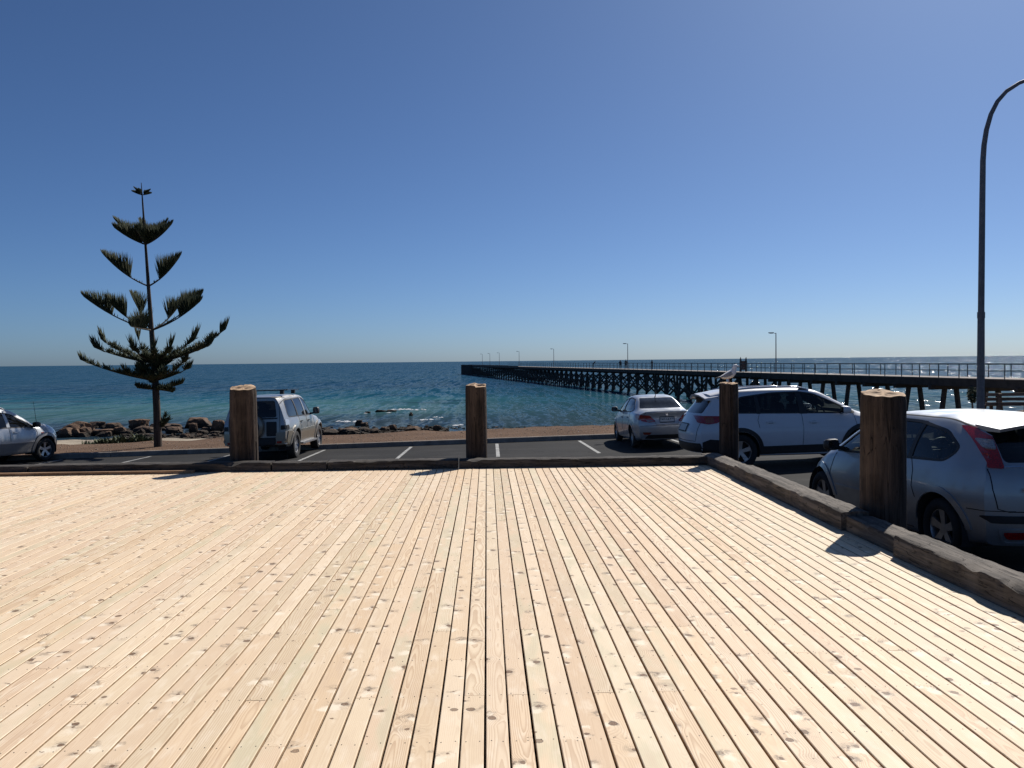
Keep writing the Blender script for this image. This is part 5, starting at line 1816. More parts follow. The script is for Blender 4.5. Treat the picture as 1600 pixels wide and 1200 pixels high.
for v in 'LR':
    for pl, g in (([(0.83, 1.178), (-0.08, 1.185), (-0.08, 1.715), (0.22, 1.675), (0.55, 1.455)], 'glass_clear'), ([(-0.08, 1.185), (-0.95, 1.195), (-0.95, 1.705), (-0.08, 1.715)], 'glass_dark'), (rpoly([(-0.95, 1.195), (-1.85, 1.203), (-1.92, 1.30), (-1.82, 1.63), (-1.7, 1.688), (-0.95, 1.705)], 0.03), 'glass_dark')):
        car.sheet("side_window", v, pl, MAT[g], -0.006)
    for xp in (-0.08, -0.95): car.panel("door_pillar", v, [(xp + 0.06, 1.17), (xp - 0.06, 1.17), (xp - 0.07, 1.725), (xp + 0.03, 1.725)], MAT['trim'] if xp < -0.5 else MAT['p_silver_warm'], 0.003, None, 0.03)
    car.strip("window_trim", v, dlo + [dlo[0]], 0.03, MAT['trim'], 0.003)
    # gold lower half with a step at the waist
    low = [(0.90, 0.40), (-0.88, 0.40), (-0.88, 0.60), (-0.80, 0.80), (0.82, 0.80), (0.90, 0.62)]
    car.panel("lower_door_cladding", v, low, MAT['p_gold'], 0.022, None, 0.04)
    car.panel("rear_quarter_cladding", v, [(-1.86, 0.44), (-1.88, 0.62), (-1.80, 0.82), (-2.14, 0.82), (-2.20, 0.62), (-2.18, 0.46)], MAT['p_gold'], 0.022, None, 0.04)
    for cx in (-1.38, 1.40):
        car.panel("arch_flare", v, arc(cx, 0.39, 0.575, 178, 2, 22) + arc(cx, 0.39, 0.467, 2, 178, 22), MAT['p_silver_warm'], 0.035, None, 0.06)
    for sm in ([(-0.04, 1.16), (-0.02, 0.8), (-0.02, 0.42)], [(-0.90, 1.17), (-0.88, 1.0), (-0.74, 0.82)], [(0.80, 1.15), (0.86, 0.9), (0.84, 0.42)]): car.seam(v, sm, 0.012)
    car.handle(v, -0.70, 1.02, MAT['trim']); car.handle(v, 0.14, 1.01, MAT['trim'])
    sg = 1 if v == 'L' else -1
    bl = car.panel("tail_lamp", 'B', rpoly([(sg * 0.84, 1.15), (sg * 0.72, 1.17), (sg * 0.72, 0.86), (sg * 0.86, 0.86)], 0.03), MAT['lamp_white'], 0.014, None, 0.04, 0.05)
    car.panel("smoked_lens", 'B', [(sg * 0.85, 0.99), (sg * 0.725, 0.99), (sg * 0.725, 0.87), (sg * 0.855, 0.87)], MAT['trim'], 0.024, bl, 0.02, 0.03)
    tl = car.panel("tail_lamp_wrap", v, rpoly([(-1.96, 1.12), (-2.26, 1.16), (-2.30, 0.87), (-2.05, 0.87)], 0.03), MAT['lamp_white'], 0.016, None, 0.04, 0.05)
    car.panel("smoked_lens", v, [(-2.07, 0.99), (-2.27, 0.99), (-2.28, 0.88), (-2.08, 0.88)], MAT['trim'], 0.026, tl, 0.02, 0.03)
    car.panel("bumper_corner", 'B', rpoly([(sg * 0.60, 0.80), (sg * 0.84, 0.80), (sg * 0.84, 0.48), (sg * 0.60, 0.48)], 0.03), MAT['p_gold'], 0.04, None, 0.07)
    car.panel("rear_reflector", 'B', [(sg * 0.62, 0.56), (sg * 0.74, 0.56), (sg * 0.74, 0.50), (sg * 0.62, 0.50)], MAT['red'], 0.05, None, 0.05)
    # side step
    mb = MB(); mb.beam((-0.86, sg * 0.90, 0.38), (0.88, sg * 0.90, 0.38), 0.14, 0.05); mb.build("side_step", MAT['alloy'], car.root)
    # roof rack feet and bars
for xb in (-1.55, -0.35):
    mb = MB(); mb.beam((xb, -0.74, 1.965), (xb, 0.74, 1.965), 0.06, 0.032); rk = mb.build("roof_bar", MAT['chrome'] if xb > -1 else MAT['trim'], car.root)
    for sg in (-1, 1):
        mb = MB(); mb.box((xb, sg * 0.58, 1.90), (0.12, 0.10, 0.11)); mb.build("rack_foot", MAT['trim'], rk)
car.sheet("rear_window", 'B', rw, MAT['glass_dark'], -0.004)
car.sheet("windscreen", 'F', ws, MAT['glass_clear'], -0.004)
car.seam('B', [(0.66, 1.76), (0.70, 1.2), (0.70, 0.66), (-0.70, 0.66), (-0.70, 1.2), (-0.66, 1.76), (0.66, 1.76)], 0.014)
car.panel("window_surround", 'B', [(-0.64, 1.21), (0.64, 1.21), (0.64, 1.17), (-0.64, 1.17)], MAT['trim'], 0.006, None, 0.02)
car.panel("plate_recess", 'B', rpoly([(-0.62, 1.10), (-0.34, 1.10), (-0.34, 0.70), (-0.62, 0.70)], 0.03), MAT['trim'], 0.006, None, 0.02)
car.panel("rear_bumper", 'B', rpoly([(-0.58, 0.66), (0.58, 0.66), (0.58, 0.46), (-0.58, 0.46)], 0.04), MAT['trim'], 0.05, None, 0.09)
# spare wheel under a painted cover
mb = MB()
mb.lathe([(0.002, -0.20), (0.20, -0.20), (0.30, -0.185), (0.355, -0.14), (0.37, -0.06), (0.36, 0.03)], 'X', (0, 0, 0), 40)
spare = mb.build("spare_wheel_cover", MAT['p_gold'], car.root, smooth=40); spare.location = (-2.42, 0.06, 0.98)
mb = MB(); mb.lathe([(0.22, -0.207), (0.27, -0.202), (0.002, -0.201)], 'X', (0, 0, 0), 36); mb.build("cover_badge", MAT['trim'], spare, smooth=40)
for x in (-1.38, 1.40):
    for s in (-1, 1): car.wheel(x, 0.39, s, 0.80, 0.39, 0.25, 6, 0.245, 'six')
for y in (-0.38, 0.38): car.seat_at(-0.15, y, 0.80)
car.seat_at(-1.0, 0.0, 0.80, "rear_seat", 1.15, 0.58)
car.steering(0.42, -0.38, 1.18)
mb = MB(); mb.box((0.72, 0, 1.05), (0.3, 1.45, 0.26)); mb.build("dashboard", MAT['cabin'], car.root)
mb = MB(); mb.box((0.35, 0, 1.62), (0.03, 0.24, 0.07)); mb.build("cabin_mirror", MAT['trim'], car.root)
for s in (-1, 1): car.door_mirror(0.62, s, 1.17, 0.88, MAT['trim'], (0.12, 0.21, 0.22))

# ------------------------------------------------------------------ silver wagon at the far left
sp = dict(L=4.50, rear=[(0.3, 0.10), (0.55, 0.0), (0.9, 0.03), (1.15, 0.12), (1.6, 0.34), (1.7, 0.36)], front=[(0.25, -0.24), (0.55, -0.14), (0.92, -0.15), (1.12, -0.20)], rround=0.2, fround=0.22, rfade=1.0, ffade=1.1,
          c=dict(ztop=[(-2.25, 1.66), (-1.6, 1.72), (-0.8, 1.745), (-0.1, 1.73), (0.25, 1.66), (0.7, 1.42), (1.06, 1.205), (1.5, 1.17), (2.0, 1.11), (2.25, 1.03)],
                 zbelt=[(-2.25, 1.12), (-1.0, 1.10), (0.5, 1.06), (1.2, 1.05), (1.8, 1.01), (2.25, 0.90)],
                 zb=[(-2.25, 0.38), (-1.4, 0.29), (1.3, 0.29), (2.25, 0.32)],
                 wlow=[(-2.25, 0.80), (-1.6, 0.87), (0, 0.86), (1.6, 0.87), (2.25, 0.76)],
                 wmid=[(-2.25, 0.82), (-1.7, 0.90), (-1.3, 0.915), (0, 0.885), (1.4, 0.92), (1.9, 0.88), (2.25, 0.76)],
                 wbelt=[(-2.25, 0.77), (-1.6, 0.83), (0, 0.85), (0.9, 0.84), (1.5, 0.81), (2.0, 0.75), (2.25, 0.64)],
                 wtop=[(-2.25, 0.56), (-1.4, 0.60), (0, 0.62), (0.4, 0.63), (1.0, 0.70), (1.5, 0.70), (2.25, 0.5)],
                 edge=[(-2.25, 0.07), (0, 0.08), (0.8, 0.06), (1.3, 0.035), (2.25, 0.035)], bulge=[(-2.25, 0.0), (-1.4, 0.018), (0.2, 0.018), (0.9, 0.004), (2.25, 0.0)]))
HEAD = 90.0 - 15.0
hd = R(HEAD)
# front right wheel touches down at (-13.95, 26.2)
fx_, ry_ = 1.31, -0.79
WX = -13.84 - (fx_ * math.cos(hd) - ry_ * math.sin(hd))
WY = 26.12 - (fx_ * math.sin(hd) + ry_ * math.cos(hd))
car = Car("wagon", "silver wagon with grey cladding half out of frame at the far left", "car", (WX, WY, gz(WX, WY)), hd, sp, CARS)
dlo = rpoly([(1.0, 1.085), (-1.55, 1.15), (-1.62, 1.24), (-1.35, 1.50), (-0.6, 1.56), (-0.1, 1.56), (0.2, 1.50), (0.6, 1.30)], 0.07)
rw = rpoly([(-0.60, 1.18), (0.60, 1.18), (0.54, 1.50), (-0.54, 1.50)], 0.06)
ws = rpoly([(-0.66, 1.14), (0.66, 1.14), (0.55, 1.57), (-0.55, 1.57)], 0.06)
car.finish_body(MAT['p_silver'], ((-1.95, 0.98), 0.52), [car.prism('S', dlo, -1.3, 1.3), car.prism('E', rw, -2.8, -1.3), car.prism('E', ws, 0.05, 1.8)], [(-1.31, 0.355), (1.31, 0.355)], 0.43)
for v in 'LR':
    for pl in ([(0.97, 1.092), (-0.02, 1.115), (-0.02, 1.555), (0.2, 1.497), (0.6, 1.298)], [(-0.02, 1.115), (-0.9, 1.138), (-0.9, 1.53), (-0.02, 1.558)], rpoly([(-0.9, 1.138), (-1.53, 1.152), (-1.61, 1.24), (-1.35, 1.49), (-0.9, 1.53)], 0.04)): car.sheet("side_window", v, pl, MAT['glass_dark'], -0.006)
    car.panel("door_pillar", v, [(0.04, 1.09), (-0.08, 1.09), (-0.10, 1.57), (0.0, 1.57)], MAT['p_silver'], 0.003, None, 0.03)
    car.panel("rear_pillar", v, [(-0.86, 1.12), (-0.94, 1.12), (-0.94, 1.535), (-0.88, 1.54)], MAT['p_silver'], 0.003, None, 0.03)
    car.strip("window_trim", v, dlo + [dlo[0]], 0.03, MAT['trim'], 0.003)
    car.panel("lower_cladding", v, [(0.90, 0.34), (-0.90, 0.34), (-0.86, 0.66), (0.84, 0.62)], MAT['p_grey'], 0.018, None, 0.04)
    car.strip("cladding_strip", v, [(0.84, 0.66), (-0.84, 0.70)], 0.05, MAT['p_silver'], 0.024)  # silver-painted strip along the top of the grey cladding
    for cx in (-1.31, 1.31): car.panel("arch_flare", v, arc(cx, 0.355, 0.53, 184, -4, 22) + arc(cx, 0.355, 0.433, -4, 184, 22), MAT['p_grey'], 0.03, None, 0.05)
    car.panel("front_bumper_side", v, [(1.82, 0.36), (1.86, 0.62), (2.05, 0.66), (2.14, 0.55), (2.12, 0.38)], MAT['p_grey'], 0.014, None, 0.03)
    for sm in ([(-0.02, 1.09), (0.0, 0.8), (0.0, 0.36)], [(-0.88, 1.12), (-0.88, 0.95), (-0.8, 0.7)], [(0.95, 1.06), (1.0, 0.9), (0.86, 0.6), (0.86, 0.36)]): car.seam(v, sm, 0.012)
    car.handle(v, -0.66, 0.98, MAT['p_silver']); car.handle(v, 0.22, 0.96, MAT['p_silver'])
    car.panel("indicator", v, rpoly([(1.14, 0.90), (1.24, 0.90), (1.24, 0.86), (1.14, 0.86)], 0.015), MAT['amber'], 0.01, None, 0.02)
    sg = 1 if v == 'L' else -1
    car.panel("headlamp", 'F', rpoly([(sg * 0.42, 0.86), (sg * 0.74, 0.92), (sg * 0.76, 0.76), (sg * 0.46, 0.72)], 0.04), MAT['clear'], 0.008, None, 0.04, 0.05)
    car.panel("tail_lamp", 'B', rpoly([(sg * 0.62, 1.14), (sg * 0.80, 1.12), (sg * 0.80, 0.80), (sg * 0.66, 0.82)], 0.04), MAT['red'], 0.012, None, 0.04, 0.05)
    pts = []
    for k in range(13):
        x = -1.6 + 1.7 * k / 12
        h_, _ = car.cast('T', x, sg * 0.57)
        pts.append((h_.x, h_.y, h_.z + 0.055 * min(1.0, k / 2.0, (12 - k) / 2.0)))
    mb = MB(); mb.tube(pts, 0.020, 8); mb.build("roof_rail", MAT['alloy'], car.root, smooth=50)
car.sheet("rear_window", 'B', rw, MAT['glass_dark'], -0.004)
car.sheet("windscreen", 'F', ws, MAT['glass_clear'], -0.004)
mb = MB(); mb.tube([(1.16, -0.72, 1.04), (1.14, -0.73, 1.2), (1.04, -0.74, 1.86)], [0.012, 0.008, 0.004], 6); mb.build("aerial", MAT['trim'], car.root)
for x in (-1.31, 1.31):
    for s in (-1, 1): car.wheel(x, 0.355, s, 0.79, 0.355, 0.235, 5, 0.225, steer=R(-4) if x > 0 else 0.0)
for y in (-0.37, 0.37): car.seat_at(-0.05, y, 0.72)
car.seat_at(-0.95, 0.0, 0.72, "rear_seat", 1.12, 0.58)
mb = MB(); mb.box((0.84, 0, 0.97), (0.3, 1.4, 0.24)); mb.build("dashboard", MAT['cabin'], car.root)
for s in (-1, 1): car.door_mirror(0.80, s, 1.07, 0.86, MAT['trim'], (0.12, 0.20, 0.17))
# ================================================================== young Norfolk pine on the berm
def mat_needles():
    m = M("pine_needles")
    t = NT(m)
    n_ = t.noise(t.pos(), 5.0, 3)
    c = t.mix(t.ss(n_, 0.35, 0.65), (0.030, 0.044, 0.022), (0.075, 0.088, 0.042))
    c = t.mix(t.ss(t.noise(t.pos(), 1.3, 2), 0.5, 0.7, 0.0, 0.5), c, (0.085, 0.075, 0.035))
    t.bsdf(c, 0.75, 0.0, None, Specular_IOR_Level=0.25)
    return m
MAT['needles'] = mat_needles()
MAT['bark'] = mat_old_wood("pine_bark", (0.045, 0.035, 0.028), (0.11, 0.085, 0.068), 'Z', 0.7)
TX, TY = -11.5, 29.13
TZ = land_z(TX, TY) - 0.03
S_ = 0.02248
tr_ = random.Random(21)
pine = thing("pine_tree", "young whorled pine standing alone on the berm before the sea", "tree", (TX, TY, TZ))
TP = [(247, 699), (246.5, 640), (244.5, 575), (241, 513), (238, 450), (235, 385), (232, 320), (230.5, 288)]
def tl(px, py): return Vector(((px - 247) * S_, 0, (697 - py) * S_))
mb = MB()
mb.tube([tl(*p) for p in TP], [0.140, 0.124, 0.108, 0.080, 0.060, 0.043, 0.027, 0.010], 12)
mb.build("trunk", MAT['bark'], pine, smooth=60)
def trunk_at(py):
    for a, b_ in zip(TP, TP[1:]):
        if b_[1] <= py <= a[1]:
            k = (a[1] - py) / (a[1] - b_[1])
            return tl(a[0] + (b_[0] - a[0]) * k, py)
    return tl(*TP[-1])
def spike(mb, p, d, L, r_):
    d = d.normalized()
    s = d.orthogonal().normalized()
    t = d.cross(s)
    mid = p + d * L * 0.55 + Vector((0, 0, L * 0.05))
    tip = p + d * L + Vector((0, 0, L * 0.16))
    vs_ = []
    for q, k in ((p, 0.7), (mid, 1.0)):
        vs_ += [q + (s * math.cos(a) + t * math.sin(a)) * r_ * k for a in (0, 2.09, 4.19)]
    vs_.append(tip)
    mb.add(vs_, [(0, 1, 4, 3), (1, 2, 5, 4), (2, 0, 3, 5), (3, 4, 6), (4, 5, 6), (5, 3, 6)])
def branch(apy, tpx, tpy, depth, kind, fs=0.42, L0=0.55, rad=0.028):
    a = trunk_at(apy)
    b_ = tl(tpx, tpy); b_.y = depth
    hz = Vector((b_.x - a.x, b_.y - a.y, 0))
    c_ = a + hz * 0.55 + Vector((0, 0, (b_.z - a.z) * 0.30))
    B = lambda t: a * (1 - t) ** 2 + c_ * 2 * t * (1 - t) + b_ * t ** 2
    ln = (b_ - a).length
    mb = MB()
    N = 9
    mb.tube([B(k / N) for k in range(N + 1)], [rad * (1 - 0.75 * k / N) for k in range(N + 1)], 6)
    br = mb.build("branch", MAT['bark'], pine, smooth=60)
    mb = MB()
    side = Vector((-hz.y, hz.x, 0)).normalized() if hz.length > 1e-3 else Vector((1, 0, 0))
    if kind == 'A':
        n = int(50 + 110 * ln * (1 - fs))
        for i in range(n):
            s = fs + (1 - fs) * (i + tr_.random()) / n
            q = (s - fs) / (1 - fs)
            p = B(s); d0 = (B(min(1, s + 0.02)) - B(s - 0.02)).normalized()
            L = L0 * (0.28 + 0.72 * (1 - q) ** 0.7) * tr_.uniform(0.8, 1.08)
            if q < 0.06: L *= 0.85
            sd = tr_.choice((-1, 1)) * tr_.uniform(0.05, 0.55)
            d = Vector((0, 0, 1)) - Vector((d0.x, d0.y, 0)) * 0.06 + Vector((d0.x, d0.y, 0)) * (0.95 * q ** 1.6) + side * sd
            spike(mb, p, d, L, 0.0145)
        # a few stubs along the bare inner part
        for i in range(int(12 * ln * fs)):
            s = tr_.uniform(0.1, fs)
            spike(mb, B(s), Vector((tr_.uniform(-.5, .5), tr_.uniform(-.5, .5), 1)), tr_.uniform(0.04, 0.12), 0.012)
    else:
        n = int(230 * ln + 90)
        tufts = [tr_.uniform(0.08, 0.90) for _ in range(int(6 + 7 * ln))]
        for i in range(n):
            s = min(max(tr_.choice(tufts) + tr_.gauss(0, 0.022), 0.05), 0.92)
            p = B(s)
            d = Vector((tr_.gauss(0, 0.6), tr_.gauss(0, 0.6), tr_.uniform(0.2, 1.2))) + side * tr_.choice((-1, 1)) * 0.5 + hz.normalized() * 0.5
            spike(mb, p, d, tr_.uniform(0.08, 0.27), 0.013)
        for i in range(34):
            s = 1 - 0.17 * tr_.random() / max(ln, 0.8) * 1.6
            p = B(s)
            d0 = (B(1) - B(0.9)).normalized()
            spike(mb, p, Vector((0, 0, 1)) + d0 * tr_.uniform(0.1, 0.9) + side * tr_.uniform(-0.45, 0.45), L0 * tr_.uniform(0.55, 1.0), 0.016)
    mb.build("foliage", MAT['needles'], br, fix=False)
for t_ in [(216, 301, 0), (243, 298.5, 0.05), (223, 297, -0.2), (241, 302, 0.25), (231, 300, -0.25)]: branch(307, *t_, 'A', 0.2, 0.14, 0.012)
for t_ in [(188, 345, 0.1), (199, 361, -0.55), (216, 341, 0.75), (256, 344, 0.65), (270, 350, 0.3), (271, 364, -0.45), (233, 352, 1.1), (238, 366, -0.9)]: branch(383, *t_, 'A', 0.10, 0.62, 0.024)
for t_ in [(169, 398, 0.1), (277, 400, 0.55), (283, 413, -0.25)]: branch(447, *t_, 'A', 0.38, 0.74, 0.030)
for t_ in [(137, 462, 0.1), (196, 459, 1.0), (187, 471, -0.6), (264, 473, 1.25), (310, 459, 0.55), (320, 472, -0.25), (238, 512, -1.5)]: branch(515, *t_, 'A', 0.55 if t_[0] != 238 else 0.25, 0.74, 0.034)
for t_ in [(155, 527, 0.4), (200, 522, 1.0), (295, 522, 1.0), (352, 514, 0.2), (340, 537, -0.5), (163, 541, -0.5), (232, 541, -1.2), (262, 545, -1.0), (283, 541, -0.7)]: branch(566, *t_, 'B', 0.5, 0.50, 0.034)
for t_ in [(131, 559, 0.0), (291, 572, 0.6), (214, 578, -0.9), (272, 582, -0.9), (205, 560, 0.8), (300, 556, -0.2)]: branch(593, *t_, 'B', 0.5, 0.34, 0.032)
for t_ in [(221, 604, -0.2), (284, 598, 0.2), (276, 608, -0.4), (268, 612, 0.2)]: branch(607, *t_, 'B', 0.5, 0.26, 0.016)
for t_ in [(255, 647, 0.25), (262, 653, 0.15)]: branch(668, *t_, 'B', 0.5, 0.16, 0.012)

for k in range(14):
    a_ = k * 2.4
    l_ = tr_.uniform(18, 34)
    ap_ = tr_.uniform(572, 600)
    branch(ap_, 243 + l_ * math.cos(a_), ap_ - tr_.uniform(10, 24), l_ * S_ * math.sin(a_), 'B', 0.5, 0.26, 0.016)

# ================================================================== shore rocks
def mat_rock():
    m = M("shore_rock")
    t = NT(m)
    p = t.pos()
    a = t.noise(p, 0.9, 5, 0.65)
    b_ = t.noise(p, 4.5, 5, 0.7)
    c = t.mix(t.ss(a, 0.35, 0.65), (0.075, 0.046, 0.032), (0.165, 0.102, 0.066))
    c = t.mix(t.ss(b_, 0.5, 0.72, 0.0, 0.7), c, (0.22, 0.16, 0.11))
    c = t.mix(t.ss(b_, 0.28, 0.45, 0.8, 0.0), c, (0.03, 0.024, 0.02))
    z = t.m('MULTIPLY_ADD', t.m('SUBTRACT', a, 0.5), 0.9, t.sep(p)[2])
    c = t.mix(t.ss(z, -4.55, -4.05, 0.85, 0.0), c, (0.022, 0.021, 0.017))
    t.bsdf(c, 0.85, 0.0, t.bump(t.m('MULTIPLY_ADD', a, 1.5, b_), 1.0, 0.10), Specular_IOR_Level=0.2)
    return m
MAT['rock'] = mat_rock()
def pix(px, py, z):
    v = _f + _r * ((px - 800) / 1290) - _u * ((py - 600) / 1290)
    k = (z - EYE) / v.z
    return Vector((v.x * k, v.y * k, z))
def rock_mesh(sx, sy, sz, seed, sub=3):
    """angular, bedded block: a rounded cuboid cut by random planes, then roughened"""
    rg = random.Random(int(seed * 100))
    planes = []
    for _ in range(11):
        d = Vector((rg.gauss(0, 1), rg.gauss(0, 1), rg.gauss(0, 0.7))).normalized()
        planes.append((d, rg.uniform(0.72, 1.0)))
    bm = bmesh.new()
    bmesh.ops.create_icosphere(bm, subdivisions=4, radius=1.0)
    for v in bm.verts:
        d = v.co.normalized()
        m_ = max(abs(d.x), abs(d.y), abs(d.z))
        p = d * (1 / m_) ** 0.8
        for pd, ph_ in planes:
            e = p.dot(pd)
            if e > ph_: p = p - pd * (e - ph_) * 0.92
        step = 0.30
        zq = round((p.z + 0.13 * nz3(p.x * 1.5, p.y * 1.5, seed)) / step) * step
        r_ = 1 + 0.16 * nz3(p.x * 1.7 + seed, p.y * 1.7, zq * 3.0) + 0.10 * nz3(p.x * 4.5, p.y * 4.5, zq * 5 + seed)
        p = Vector((p.x * r_, p.y * r_, p.z * (1 + 0.12 * nz3(p.x * 2.2, p.y * 2.2, seed + 5)) + 0.05 * nz3(p.x * 6, p.y * 6, seed)))
        v.co = Vector((p.x * sx / 2, p.y * sy / 2, p.z * sz / 2))
    me = bpy.data.meshes.new("boulder")
    bm.to_mesh(me); bm.free()
    me.materials.append(MAT['rock'])
    me.shade_smooth(); me.set_sharp_from_angle(angle=R(18))
    return me
ROCKS = [(86, 140, 659, 682), (136, 164, 659, 669), (124, 143, 668, 682), (164, 192, 661, 671), (178, 197, 667, 680), (142, 178, 671, 681), (200, 230, 655, 671), (198, 242, 667, 677), (230, 284, 662, 671),
         (256, 283, 667, 678), (282, 328, 653, 669), (294, 309, 661, 677), (279, 295, 678, 688), (259, 277, 681, 688), (328, 350, 656, 675), (306, 318, 677, 685), (330, 342, 677, 685), (88, 112, 669, 684), (110, 126, 670, 683), (212, 226, 670, 680), (310, 330, 668, 676),
         (553, 566, 656.5, 666), (564, 577, 660, 669), (639, 645.5, 644, 650), (608, 620, 663, 674), (634, 657, 666, 676), (665, 674, 669, 677), (677, 691, 664, 676), (570, 579, 643, 646), (528, 562, 669, 679), (594, 609, 667, 676), (575, 592, 670, 678), (505, 530, 671, 680), (586, 602, 640, 644), (600, 619, 640, 643.5), (693, 699, 668, 672), (350, 372, 660, 676), (372, 400, 664, 678)]
RLAB = {0: "broad layered brown boulder at the left end of the shore rocks", 10: "large dark flat-topped boulder between the pine and the four-wheel drive", 6: "tall brown boulder just left of the pine trunk", 23: "small dark rock alone in the shallows left of the middle post",
        21: "dark rounded rock at the water's edge right of the four-wheel drive", 27: "pale-topped rock nearest the middle post at the water's edge"}
xr_ = random.Random(77)
for _ in range(34):      # lesser blocks between the large ones
    a = xr_.uniform(88, 345); w_ = xr_.uniform(8, 20); b0 = xr_.uniform(669, 685)
    ROCKS.append((a, a + w_, b0 - xr_.uniform(4, 9), b0))
for _ in range(22):
    a = xr_.uniform(505, 690); w_ = xr_.uniform(6, 14); b0 = xr_.uniform(668, 678)
    ROCKS.append((a, a + w_, b0 - xr_.uniform(2.5, 6), b0))
ORD = "first second third fourth fifth sixth seventh eighth ninth tenth eleventh twelfth thirteenth fourteenth fifteenth sixteenth seventeenth eighteenth nineteenth twentieth".split()
ORD += ["twenty-" + o for o in ORD[:9]] + ["thirtieth"] + ["thirty-" + o for o in ORD[:9]]
def rock_zone(xm):
    if xm < 165: return "nearest the silver wagon"
    if xm < 244: return "left of the pine trunk"
    if xm < 300: return "right of the pine trunk"
    if xm < 420: return "beside the thick log post"
    if xm < 590: return "right of the four-wheel drive"
    return "left of the middle post"
def rock_label(i):
    xm = (ROCKS[i][0] + ROCKS[i][1]) / 2
    w, h_ = ROCKS[i][1] - ROCKS[i][0], ROCKS[i][3] - ROCKS[i][2]
    size = "broad" if w > 40 else ("mid-sized" if w > 20 else "small")
    shape = "flat" if w / h_ > 2.6 else ("blocky" if w / h_ < 1.5 else "rounded")
    zone = rock_zone(xm)
    peers = sorted((r_[0] + r_[1]) / 2 for r_ in ROCKS if rock_zone((r_[0] + r_[1]) / 2) == zone)
    return f"{size} {shape} brown shore rock {zone}, {ORD[peers.index(xm)]} from the left there"
for i, (x0, x1, y0, y1) in enumerate(ROCKS):
    c0, c1 = pix((x0 + x1) / 2, y1, -4.72), None
    Y = c0.y
    wpx = Y / 1290
    w, h_ = (x1 - x0) * wpx, (y1 - y0) * wpx
    h_ = max(h_, 0.22)
    dpt = max(w * 0.75, 0.5)
    base = -4.72
    me = rock_mesh(w * 0.98, dpt, h_ * 1.5, i * 3.7 + 1.1, 3)
    o = bpy.data.objects.new("boulder", me)
    link(o)
    o.location = (c0.x, Y + dpt * 0.35, base + h_ * 0.22)
    o.rotation_euler = (0, 0, tr_.uniform(-0.25, 0.25))
    tag(o, RLAB.get(i, rock_label(i)), "rock", "rocks along the waterline")
# rubble too small to pick apart
mb = MB()
rr_ = random.Random(4)
for i in range(1500):
    if i < 700: px, py = rr_.uniform(90, 360), rr_.triangular(676, 689, 684)
    elif i < 1350: px, py = rr_.uniform(360, 700), rr_.triangular(665, 679, 675)
    else: px, py = rr_.uniform(700, 960), rr_.triangular(664, 670, 668)
    if px < 190 and py > 680: continue
    c0 = pix(px, py, -4.6)
    z = max(land_z(c0.x, c0.y), SEA_Z - 0.05)
    s = rr_.uniform(0.10, 0.34) * (1.3 if rr_.random() < 0.12 else 1.0)
    if i >= 1350: s *= 0.5
    ps = []
    for k in range(8):
        d = Vector(((k & 1) * 2 - 1, ((k >> 1) & 1) * 2 - 1, ((k >> 2) & 1) * 2 - 1))
        ps.append(Vector((c0.x + d.x * s * rr_.uniform(0.45, 1.0), c0.y + d.y * s * rr_.uniform(0.4, 0.9), z + 0.02 + d.z * s * rr_.uniform(0.25, 0.7))))
    mb.add(ps, [(0, 2, 3, 1), (4, 5, 7, 6), (0, 1, 5, 4), (2, 6, 7, 3), (0, 4, 6, 2), (1, 3, 7, 5)])
tag(mb.build("shore_rubble", MAT['rock']), "small broken stones scattered along the waterline", "rubble", kind='stuff')

# low green plants behind the berm
mb = MB()
vg = random.Random(9)
for i in range(2600):
    px = vg.choice((vg.triangular(128, 206, 172), vg.triangular(196, 246, 222)))
    Y = vg.uniform(35.5, 40.0)
    v = _f + _r * ((px - 800) / 1290)
    x = v.x / v.y * Y
    z = land_z(x, Y)
    L = vg.uniform(0.16, 0.38) * (0.6 + 0.6 * abs(math.sin(px * 0.11)))
    a = vg.uniform(0, 6.28)
    d = Vector((math.cos(a) * 0.6, math.sin(a) * 0.6, 1)).normalized()
    s = Vector((-math.sin(a), math.cos(a), 0)) * 0.028
    p = Vector((x, Y, z - 0.02))
    mb.add([p - s, p + s, p + d * L * 0.6 + s * 1.2, p + d * L, p + d * L * 0.6 - s * 1.2], [(0, 1, 2, 3, 4)])
m_ = M("coastal_scrub"); t = NT(m_)
n_ = t.noise(t.pos(), 3.0, 3)
t.bsdf(t.mix(t.ss(n_, 0.35, 0.65), (0.045, 0.062, 0.025), (0.10, 0.115, 0.05)), 0.8)
tag(mb.build("coastal_scrub", m_, fix=False), "low green ground cover on the bank left of the pine", "ground cover", kind='stuff')

# stones scattered on the berm
mb = MB()
for i in range(1400):
    x, y = vg.uniform(-24, 14), vg.uniform(26.85, 33)
    z = land_z(x, y)
    s = vg.uniform(0.008, 0.026) * (1.7 if vg.random() < 0.07 else 1)
    ps = [Vector((x + dx * s * vg.uniform(0.6, 1), y + dy * s * vg.uniform(0.6, 1), z + dz * s * 0.6)) for dx in (-1, 1) for dy in (-1, 1) for dz in (-1, 1)]
    mb.add(ps, [(0, 1, 3, 2), (4, 6, 7, 5), (0, 4, 5, 1), (2, 3, 7, 6), (0, 2, 6, 4), (1, 5, 7, 3)])
tag(mb.build("berm_pebbles", simple("berm_stone", (0.27, 0.20, 0.145), 0.9, var=0.4, scale=30)), "small stones strewn over the brown berm", "pebbles", kind='stuff')

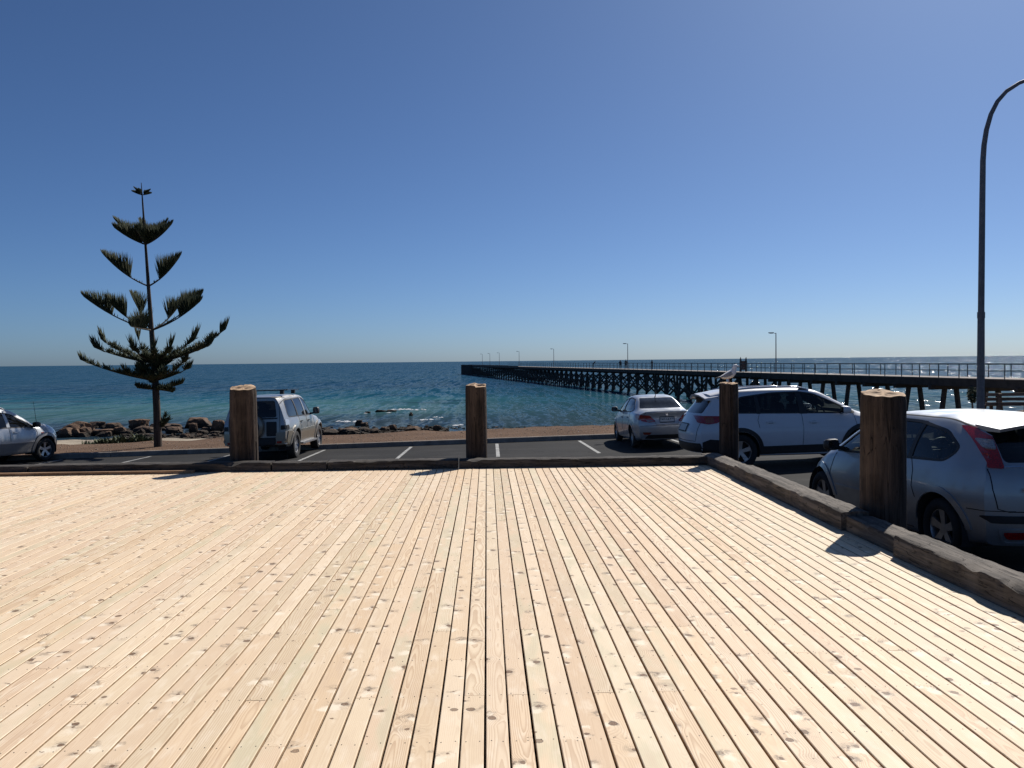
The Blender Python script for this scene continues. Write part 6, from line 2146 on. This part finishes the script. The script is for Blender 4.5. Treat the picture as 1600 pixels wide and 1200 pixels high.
# breaking ripples
mf = M("sea_foam"); t = NT(mf)
t.bsdf((0.5, 0.52, 0.54), 0.8)
mb = MB()
fr_ = random.Random(3)
for (x0, x1, py, dens) in [(612, 668, 640, 30), (618, 650, 639.3, 14), (523, 562, 658.3, 18), (655, 676, 655.5, 12), (676, 694, 651.5, 5), (560, 612, 645, 5), (700, 728, 664, 5), (805, 812, 670, 3)]:
    for k in range(dens):
        u_ = fr_.random()
        c0 = pix(x0 + (x1 - x0) * u_, py + fr_.gauss(0, 0.55), SEA_Z + 0.03)
        w, d = fr_.uniform(0.06, 0.34), fr_.uniform(0.10, 0.30)
        n = 9
        ring_ = [(c0.x + w * math.cos(a) * fr_.uniform(0.6, 1.1), c0.y + d * math.sin(a) * fr_.uniform(0.6, 1.1), SEA_Z + 0.02) for a in [2 * math.pi * q / n for q in range(n)]]
        mb.add(ring_ + [(c0.x, c0.y, SEA_Z + fr_.uniform(0.04, 0.09))], [(q, (q + 1) % n, n) for q in range(n)])
tag(mb.build("sea_foam", mf, None, smooth=80), "white foam of small waves breaking over the reef", "foam", kind='stuff')

# small dark shrub beside the foot of the street lamp
shx, shy = 15.2, 25.4
sroot = thing("shrub", "small dark leafy shrub beside the street lamp pole", "shrub", (shx, shy, gz(shx, shy)))
mb = MB()
mb.tube([(0, 0, -0.05), (0.03, 0, 0.5), (0.0, 0.02, 0.95)], [0.05, 0.035, 0.02], 7)
mb.build("stem", MAT['plank_red'], sroot, smooth=60)
mb = MB()
for i in range(420):
    d = Vector((vg.gauss(0, 1), vg.gauss(0, 1), vg.gauss(0, 1))).normalized() * vg.uniform(0.4, 1.0)
    p = Vector((0.02 + d.x * 0.17, d.y * 0.17, 1.06 + d.z * 0.26))
    a = Vector((vg.gauss(0, 1), vg.gauss(0, 1), vg.gauss(0, 0.6))).normalized() * 0.06
    b_ = a.orthogonal().normalized() * 0.024
    mb.add([p - a, p + b_, p + a, p - b_], [(0, 1, 2, 3)])
mb.build("foliage", MAT['needles'], sroot, fix=False)
